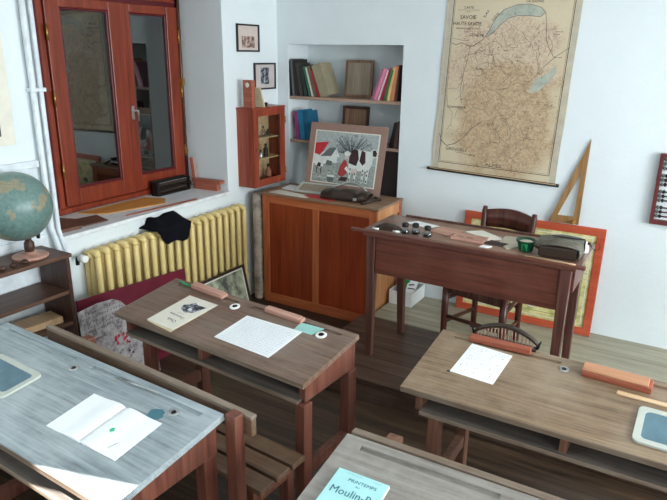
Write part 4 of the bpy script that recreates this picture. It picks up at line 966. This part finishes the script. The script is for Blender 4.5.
# ------------------------------------------------------------------ school desks
ZF, ZB = .675, .73
DESKS = {'mid': (-2.135, 1.699, -.075, 1.07, .364), 'right': (-.77, 1.795, .006, 1.12, .415), 'left': (-2.337, .885, -.045, 1.193, .43), 'front': (-.742, .955, .02, 1.1, .42)}
DM = {}
def school_desk(key, top, leg, label, bench=True, divider=True, benchx=(0.0, 0.0), ins=(.06, .06), rail=-.40, frontpost=False):
    x, y, t, L, D = DESKS[key]
    e = thing('school_desk', label, 'school desk', (x, y, 0), t)
    h = math.hypot(D, ZB - ZF); cs, sn = D / h, (ZB - ZF) / h
    S = Matrix(((1, 0, 0, 0), (0, cs, -sn, 0), (0, sn, cs, ZF), (0, 0, 0, 1)))
    DM[key] = Matrix.Translation((x, y, 0)) @ Matrix.Rotation(t, 4, 'Z') @ S
    b = MB(); b.T = S; g0, g1 = h - .048, h - .028
    # top with a real pen groove: planks before, behind and at the ends of the channel
    b.box(0, L, 0, g0, -.022, 0, top); b.box(0, L, g1, h, -.022, 0, top); b.box(0, .06, g0, g1, -.022, 0, top); b.box(L - .06, L, g0, g1, -.022, 0, top); b.box(L * .42, L * .5, g0, g1, -.022, 0, top)
    b.box(0, L, -.003, 0, -.021, -.001, 'edgelight'); b.build('desktop', e, .0)  # pale strip paints a highlight line on the front edge
    b = MB(); b.T = S; b.box(.06, L * .42, g0, g1, -.022, -.007, top); b.box(L * .5, L - .06, g0, g1, -.022, -.007, top); b.build('pen_groove', e)
    i0, i1 = ins
    zs = lambda yy: ZF + (ZB - ZF) * yy / D
    for sx in (.05, L - max(i1, .006) - .028):
        b = MB(); b.hexa([(sx, .02, ZF - .088), (sx + .028, .02, ZF - .088), (sx + .028, D - .015, ZF - .085), (sx, D - .015, ZF - .085), (sx, .02, zs(.02) - .0225), (sx + .028, .02, zs(.02) - .0225), (sx + .028, D - .015, zs(D - .015) - .0225), (sx, D - .015, zs(D - .015) - .0225)], leg); b.build('side_rail', e, .002)
    for sx in (i0 - .004, L - i1 - .040):
        MB().box(sx, sx + .042, -.005, .045, .06, ZF - .088, leg).build('leg', e, .003)
        MB().box(sx, sx + .040, D - .075, D - .02, .06, ZF - .085, leg).build('leg', e, .003)
        MB().box(sx + .006, sx + .036, .045, D - .075, .27, .32, leg).build('stretcher', e, .002)
        MB().box(sx, sx + .042, rail + .027 if not frontpost else -.33, D - .005, 0, .06, leg).build('floor_runner', e, .003)
    MB().box(.078, L - i1 - .028, -.004, D - .03, ZF - .087, ZF - .074, 'shelfdusty').box(.078, L - i1 - .028, -.008, -.004, ZF - .087, ZF - .074, 'edgelight').build('book_shelf', e)  # shelf's pale front strip is a painted highlight
    if divider: MB().box(L / 2 - .012, L / 2 + .012, .01, D - .03, ZF - .074, zs(.02) - .024, leg).build('divider', e)
    MB().box(.078, L - i1 - .028, D - .03, D - .018, ZF - .086, zs(D) - .026, top).build('back_board', e)
    if bench:
        b0, b1 = benchx; b0 += .0; b1 += L
        for k in range(3): yy = -.29 + k * .084; MB().box(b0, b1, yy, yy + .07, .408, .43, 'slat').build('seat_slat', e, .003)
        for n_, sx in enumerate((i0, L - i1 - .04)):
            MB().box(sx, sx + .04, -.28, -.24, .06, .408, leg).build('bench_leg', e, .002); MB().box(sx, sx + .04, -.10, -.065, .06, .408, leg).build('bench_leg', e, .002)
            MB().box(sx + .002, sx + .038, -.24, -.10, .34, .408, leg).build('bench_rail', e)
            if frontpost and n_: MB().box(L - .026, L + .018, rail - .042, rail - .001, .06, .733, leg).build('back_post', e, .003)
            else: MB().box(sx, sx + .045, rail + .027, rail + .065, .06, .72, leg).build('back_post', e, .003)
        MB().box(b0, b1, rail, rail + .022, .655, .714, 'slat').build('backrest', e, .003); MB().box(b0, b1, rail - .002, rail + .024, .714, .727, 'edgelight').build('backrest_cap', e, .002)  # dark face and pale cap put shade and top light into the colour
    return e
school_desk('mid', 'deskM', 'legred', 'brown two seat school desk with slatted bench before the radiator, holding two sheets', benchx=(0, .048), ins=(.19, -.006), rail=-.322, frontpost=True)
school_desk('right', 'deskR', 'legbrown', 'tan two seat school desk on the right with a framed slate and pencil box', benchx=(.02, 0), ins=(.115, .06))
school_desk('left', 'deskL', 'legred', 'bluish grey school desk at the lower left with an open notebook', ins=(.06, .02))
school_desk('front', 'deskB', 'legbrown', 'grey dusty school desk at the bottom centre holding a pale cyan book')

def on(desk, u_, v_, rz=0, dz_=0.0): return DM[desk] @ Matrix.Translation((u_, v_, dz_)) @ Matrix.Rotation(rz, 4, 'Z')
# open notebook on the left desk
t_ = thing('open_notebook', 'open blank white notebook with a green mark on the grey left desk', 'notebook', mat=on('left', .745, .118, .02, .0005))
b = MB(); N = 8
for s0_, x0_ in ((0, 0.0), (1, .158)):
    pass
vs = []; fs = []
W_, Hh = .158, .18
for i in range(2 * N + 1):
    x_ = W_ * i / N; k = abs(i / N - 1); z_ = .004 + .006 * math.exp(-((k - .25) / .25) ** 2) * (k > 0) - .003 * (k == 0) - .002 * k
    vs += [(x_, 0.006 * math.sin(i) * .3, z_), (x_, Hh, z_), (x_, Hh, 0), (x_, 0, 0)]
for i in range(2 * N):
    a = i * 4; c = a + 4
    for k in range(4): fs.append((a + k, a + (k + 1) % 4, c + (k + 1) % 4, c + k))
fs += [(0, 3, 2, 1), tuple(2 * N * 4 + k for k in (0, 1, 2, 3))]
b.add(vs, [f_[::-1] for f_ in fs], 'paper')
b.line([(W_, .004), (W_, Hh - .004)], .0015, 'inkgrey', .0052)
b.flat([(.205, .075), (.215, .07), (.223, .078), (.214, .09), (.206, .085)], 'inkgreen', .0115); b.line([(.262, .022), (.272, .05)], .0025, 'inkgrey', .0085)
b.build('pages', t_)
b = MB(); b.box(.16, .316, .0, Hh, -.0002, .0006, 'inkgrey'); b.build('cover', t_)
def slate(desk, u_, v_, rz, w_, h_, label):
    t = thing('framed_slate', label, 'slate', mat=on(desk, u_, v_, rz, .0005)); f = .022; b = MB()
    P1 = rounded(w_, h_, 5, .02); P2 = [(f + x * (w_ - 2 * f) / w_, f + y * (h_ - 2 * f) / h_) for x, y in P1]; n = len(P1)
    vs = [(x, y, .009) for x, y in P1] + [(x, y, .009) for x, y in P2] + [(x, y, 0) for x, y in P1] + [(x, y, 0) for x, y in P2]
    fs = []
    for i in range(n):
        j = (i + 1) % n; fs += [(i, j, n + j, n + i), (2 * n + i, 2 * n + j, j, i), (n + i, n + j, 3 * n + j, 3 * n + i), (2 * n + j, 2 * n + i, 3 * n + i, 3 * n + j)]
    b.add(vs, fs, 'slatefr'); b.build('frame', t, .0015)
    MB().box(f - .002, w_ - f + .002, f - .002, h_ - f + .002, .001, .006, 'slate').build('slate_panel', t)
slate('left', .215, .125, -.02, .275, .155, 'white framed writing slate at the left edge on the grey desk')
slate('right', .742, .054, -.02, .27, .185, 'pale framed writing slate at the right end of the tan desk')
def inkwell(desk, u_, v_, label, white=True):
    t = thing('inkwell', label, 'inkwell', mat=on(desk, u_, v_, 0, .0) @ Matrix.Scale(1 if white else .72, 4)); m_ = 'porcelain' if white else 'steel'
    MB().lathe([(.015, .0), (.023, .0), (.024, .004), (.021, .006), (.014, .0065), (.011, .004)], m_, n=20).build('rim', t)
    MB().lathe([(.0125, .0035), (.011, .0068), (.002, .0075)], 'blackglass', n=14).build('ink', t)
inkwell('left', .547, .34 + .018, 'dark inkwell set in the grey desk behind the writing slate', False)
inkwell('left', 1.05, .36, 'dark inkwell near the right corner of the grey left desk', False)
inkwell('mid', .464, .294, 'white porcelain inkwell in the middle of the brown desk')
inkwell('mid', .94, .29, 'white porcelain inkwell at the right corner of the brown desk')
inkwell('right', .488, .345, 'dark inkwell between the blotter tray and pencil box on the tan desk', False)
# steel pen in groove, ink stain
o = MB().tube([(0, 0, .002), (.2, .004, .002)], .003, 'steel').build('pen'); o.matrix_world = on('left', .73, .395, .03, .0002); tag(o, 'thin grey pen lying in the groove of the left desk', 'pen')
rr = random.Random(2)
dk_ = [o for o in bpy.data.objects if o.name == 'desktop.002'][0]
b = MB(); b.T = on('left', 0, 0); R0 = .028
for k in range(5):
    a0 = rr.random() * 6; cx_, cy_ = 1.005 + .016 * math.cos(a0) * (k > 0), .325 + .014 * math.sin(a0) * (k > 0); R_ = R0 if k == 0 else .012
    b.flat([(cx_ + R_ * (.8 + .4 * rr.random()) * math.cos(a), cy_ + R_ * (.8 + .4 * rr.random()) * math.sin(a)) for a in [2 * PI * q_ / 16 for q_ in range(16)]], 'tealstain', .0003 + k * .0001)
T = bpy.data.objects['school_desk.002']
st = b.build('ink_stain', T); bpy.context.view_layer.update(); st.matrix_parent_inverse = T.matrix_world.inverted(); st['label'] = 'teal ink stain'
# middle desk sheets
t_ = thing('song_sheet', 'cream song sheet with a dark picture lying on the brown desk', 'sheet music', mat=on('mid', .190, .028, -.085, .0005) @ Matrix.Scale(.95, 4))
b = MB(); b.hexa([(0, 0, 0), (.178, .012, 0), (.183, .268, 0), (-.012, .256, 0), (0, 0, .002), (.178, .012, .002), (.183, .268, .002), (-.012, .256, .002)], 'cream')
b.text('Chula', .026, .105, .060, 'ink', PI, .0024); b.text('Chansonette', .022, .095, .098, 'ink', PI, .0024, sx=.9); b.text('paroles et musique', .006, .095, .12, 'inkgrey', PI, .0024)
b.flat([(.055, .15), (.10, .135), (.14, .155), (.15, .19), (.16, .22), (.10, .215), (.075, .225), (.06, .195), (.04, .18)], 'photogrey', .0024)
b.flat([(.095, .155), (.115, .16), (.11, .178), (.09, .175)], 'houseprint', .0026)
b.build('sheet', t_)
o = b = MB(); b.box(.01, .185, -.006, .2, -.0003, .0003, 'creamdk'); b.build('under_sheet', t_)
t_ = thing('written_sheet', 'white lined sheet of handwriting in the middle of the brown desk', 'paper', mat=on('mid', .558, .066, .0, .0005))
b = MB(); b.hexa([(0, .004, 0), (.295, -.002, 0), (.30, .206, 0), (.008, .196, 0), (0, .004, .0018), (.295, -.002, .0018), (.30, .206, .0018), (.008, .196, .0018)], 'paper')
for k in range(13): b.line([(.02, .012 + k * .0145), (.285, .012 + k * .0145)], .0008, 'inkblue', .002)
rr = random.Random(9)
for k in range(12):
    x_ = .03
    while x_ < .27:
        l_ = .008 + .02 * rr.random(); b.line([(x_, .015 + k * .0145), (x_ + l_ / 2, .018 + k * .0145 + .003 * rr.random()), (x_ + l_, .015 + k * .0145)], .0007, 'inkblue', .0021); x_ += l_ + .006
b.build('sheet', t_)
o = MB().hexa([(0, .0, 0), (.09, -.004, 0), (.112, .058, 0), (-.004, .056, 0), (0, .0, .0015), (.09, -.004, .0015), (.112, .058, .0015), (-.004, .056, .0015)], 'teal').build('blotting_paper'); o.matrix_world = on('mid', .815, .272, .05, .0005); tag(o, 'torn pale teal blotting paper by the right inkwell of the brown desk', 'blotting paper')
def pbox(desk, u_, v_, rz, L_, W_, H_, m, label, name='wooden_pencil_box', lid=True):
    t = thing(name, label, 'pencil box', mat=on(desk, u_, v_, rz, .0005))
    MB().box(0, L_, 0, W_, 0, H_ * .75, m).build('body', t, .003); MB().box(.0, L_ - .012, .003, W_ - .003, H_ * .75, H_, m if lid is True else lid).build('lid', t, .002); return t
pbox('mid', .15, .325, -.06, .215, .043, .019, 'boxpink', 'pinkish wooden pencil box at the back left of the brown desk')
pbox('mid', .615, .320, -.02, .20, .036, .020, 'boxpink', 'pale pink wooden pencil box behind the handwritten sheet')
o = MB().tube([(0, 0, .004), (.085, -.008, .004)], .004, 'green').build('green_pencil'); o.matrix_world = on('mid', .05, .346, -.05, 0.0005); tag(o, 'short bright green pencil at the back left corner of the brown desk', 'pencil')
# right desk
t_ = thing('speckled_sheet', 'white speckled sheet of paper on the tan desk', 'paper', mat=on('right', .125, .157, -.04, .0005))
b = MB(); b.hexa([(0, 0, 0), (.163, -.004, 0), (.168, .198, 0), (.006, .208, 0), (0, 0, .0018), (.163, -.004, .0018), (.168, .198, .0018), (.006, .208, .0018)], 'paper'); rr = random.Random(4)
for k in range(90):
    x_, y_ = .01 + .145 * rr.random(), .01 + .18 * rr.random(); s_ = .0012 + .002 * rr.random() * (1.6 if k % 11 == 0 else 1) * 1.25; b.flat([(x_, y_), (x_ + s_, y_), (x_ + s_, y_ + s_), (x_, y_ + s_)], 'inkgrey' if k % 11 else 'ink', .0021)
b.build('sheet', t_)
b = MB(); b.T = on('right', 0, 0); b.flat([(.112, .152), (.126, .150), (.128, .162), (.116, .163)], 'ink', .0005)
T = bpy.data.objects['school_desk.001']; st = b.build('ink_stain', T); st.matrix_parent_inverse = T.matrix_world.inverted(); st['label'] = 'small black ink blot'
pbox('right', .548, .330, -.035, .225, .060, .029, 'boxred', 'red wooden pencil box with a pale grooved lid on the tan desk', lid='lidwood')
o = MB().box(0, .26, 0, .018, 0, .006, 'palewood').build('wooden_ruler', bevel=.001); o.matrix_world = on('right', .672, .276, -.02, .0005); tag(o, 'pale wooden ruler between the pencil box and the slate', 'ruler')
# curved rack behind the speckled sheet
t_ = thing('arched_nib_rack', 'red wooden base with a dark arched leather band and row of pale pegs', 'pen rack', mat=on('right', .122, .378, .0, .0005))
MB().box(0, .235, 0, .030, 0, .022, 'boxred').build('base', t_, .002)
b = MB(); N = 14; vs = []
for i in range(N + 1):
    q_ = i / N; x_ = .008 + .245 * q_; z_ = .022 + .05 * math.sin(PI * q_) ** .8; vs += [(x_, .04, z_ - .004), (x_, .050, z_ - .004), (x_, .052, z_ + .012), (x_, .04, z_ + .010)]
fs = [(i * 4 + k, (i + 1) * 4 + k, (i + 1) * 4 + (k + 1) % 4, i * 4 + (k + 1) % 4) for i in range(N) for k in range(4)] + [(0, 1, 2, 3), tuple(N * 4 + k for k in (3, 2, 1, 0))]
b.add(vs, [f_[::-1] for f_ in fs], 'leather', True); b.build('arched_band', t_)
b = MB()
for k in range(17): q_ = (k + 1) / 18; b.tube([(.008 + .24 * q_, .045, .0), (.008 + .24 * q_, .045, .022 + .05 * math.sin(PI * q_) ** .8)], .003, 'plank', 6)
b.build('pegs', t_)
MB().box(.0, .25, .030, .062, 0, .006, 'leather').build('back_strip', t_, .001)
for x_ in (.006, .25): MB().tube([(x_, .05, .005), (x_ + (.012 if x_ > .1 else -.012), .05, .04)], [.006, .003], 'iron').build('hook', t_)
# cyan book
t_ = thing('cyan_book', 'pale cyan paperback with handwritten style title on the bottom desk', 'book', mat=on('front', .050, .080, .0, .0005))
b = MB(); b.box(0, .150, 0, .205, 0, .010, 'cyan'); b.build('cover', t_, .002)
b = MB(); b.T = Matrix.Translation((0, 0, .0103)); b.text('PRINTEMPS', .0145, .085, .175, 'cyantxt', 0, .0002, sx=1.15); b.text('AU', .009, .078, .160, 'cyantxt', 0, .0002); b.text('Moulin-Ré', .034, .080, .132, 'cyantxt', .03, .0002, sx=.95); b.text('CAHIERS DE CHANSONS', .005, .05, .196, 'inkblue', 0, .0002); b.text('collection', .006, .12, .196, 'inkblue', 0, .0002)
b.build('title_lettering', t_)
MB().box(.001, .1515, .003, .202, .002, .008, 'pages').build('pages', t_)

keep()
# ------------------------------------------------------------------ lights
def area(name, loc, target, sx, sy, power, c):
    l = bpy.data.lights.new(name, 'AREA'); l.shape = 'RECTANGLE'; l.size = sx; l.size_y = sy; l.energy = power; l.color = c
    o = bpy.data.objects.new(name, l); COL.objects.link(o); o.location = loc
    o.rotation_euler = (Vector(target) - Vector(loc)).to_track_quat('-Z', 'Y').to_euler(); return o
area('daylight_window_4', (2.70, 2.23, 1.57), (-1, 2.23, 1.3), 1.7, 1.4, 95, (.90, .98, 1))
area('daylight_window_3', (2.70, -.14, 1.57), (-1, -.14, 1.3), 1.4, 1.4, 60, (.90, .98, 1))
area('daylight_window_2', (-3.32, -.25, 1.55), (0, -.1, 1.1), 1.5, 1.4, 32, (.80, .94, 1))
sun = bpy.data.lights.new('sun', 'SUN'); sun.energy = 26; sun.angle = .009; sun.color = (1, .97, .92)
so = bpy.data.objects.new('sun', sun); COL.objects.link(so)
e = math.radians(33); sd = Vector((.972 * math.cos(e), .234 * math.cos(e), -math.sin(e))); so.rotation_euler = sd.to_track_quat('-Z', 'Y').to_euler()
wd = bpy.data.worlds.new('world'); SC.world = wd; wd.use_nodes = True; bg = wd.node_tree.nodes['Background']; bg.inputs[0].default_value = (.78, .88, 1, 1); bg.inputs[1].default_value = 1.0
SC.view_settings.exposure = .84
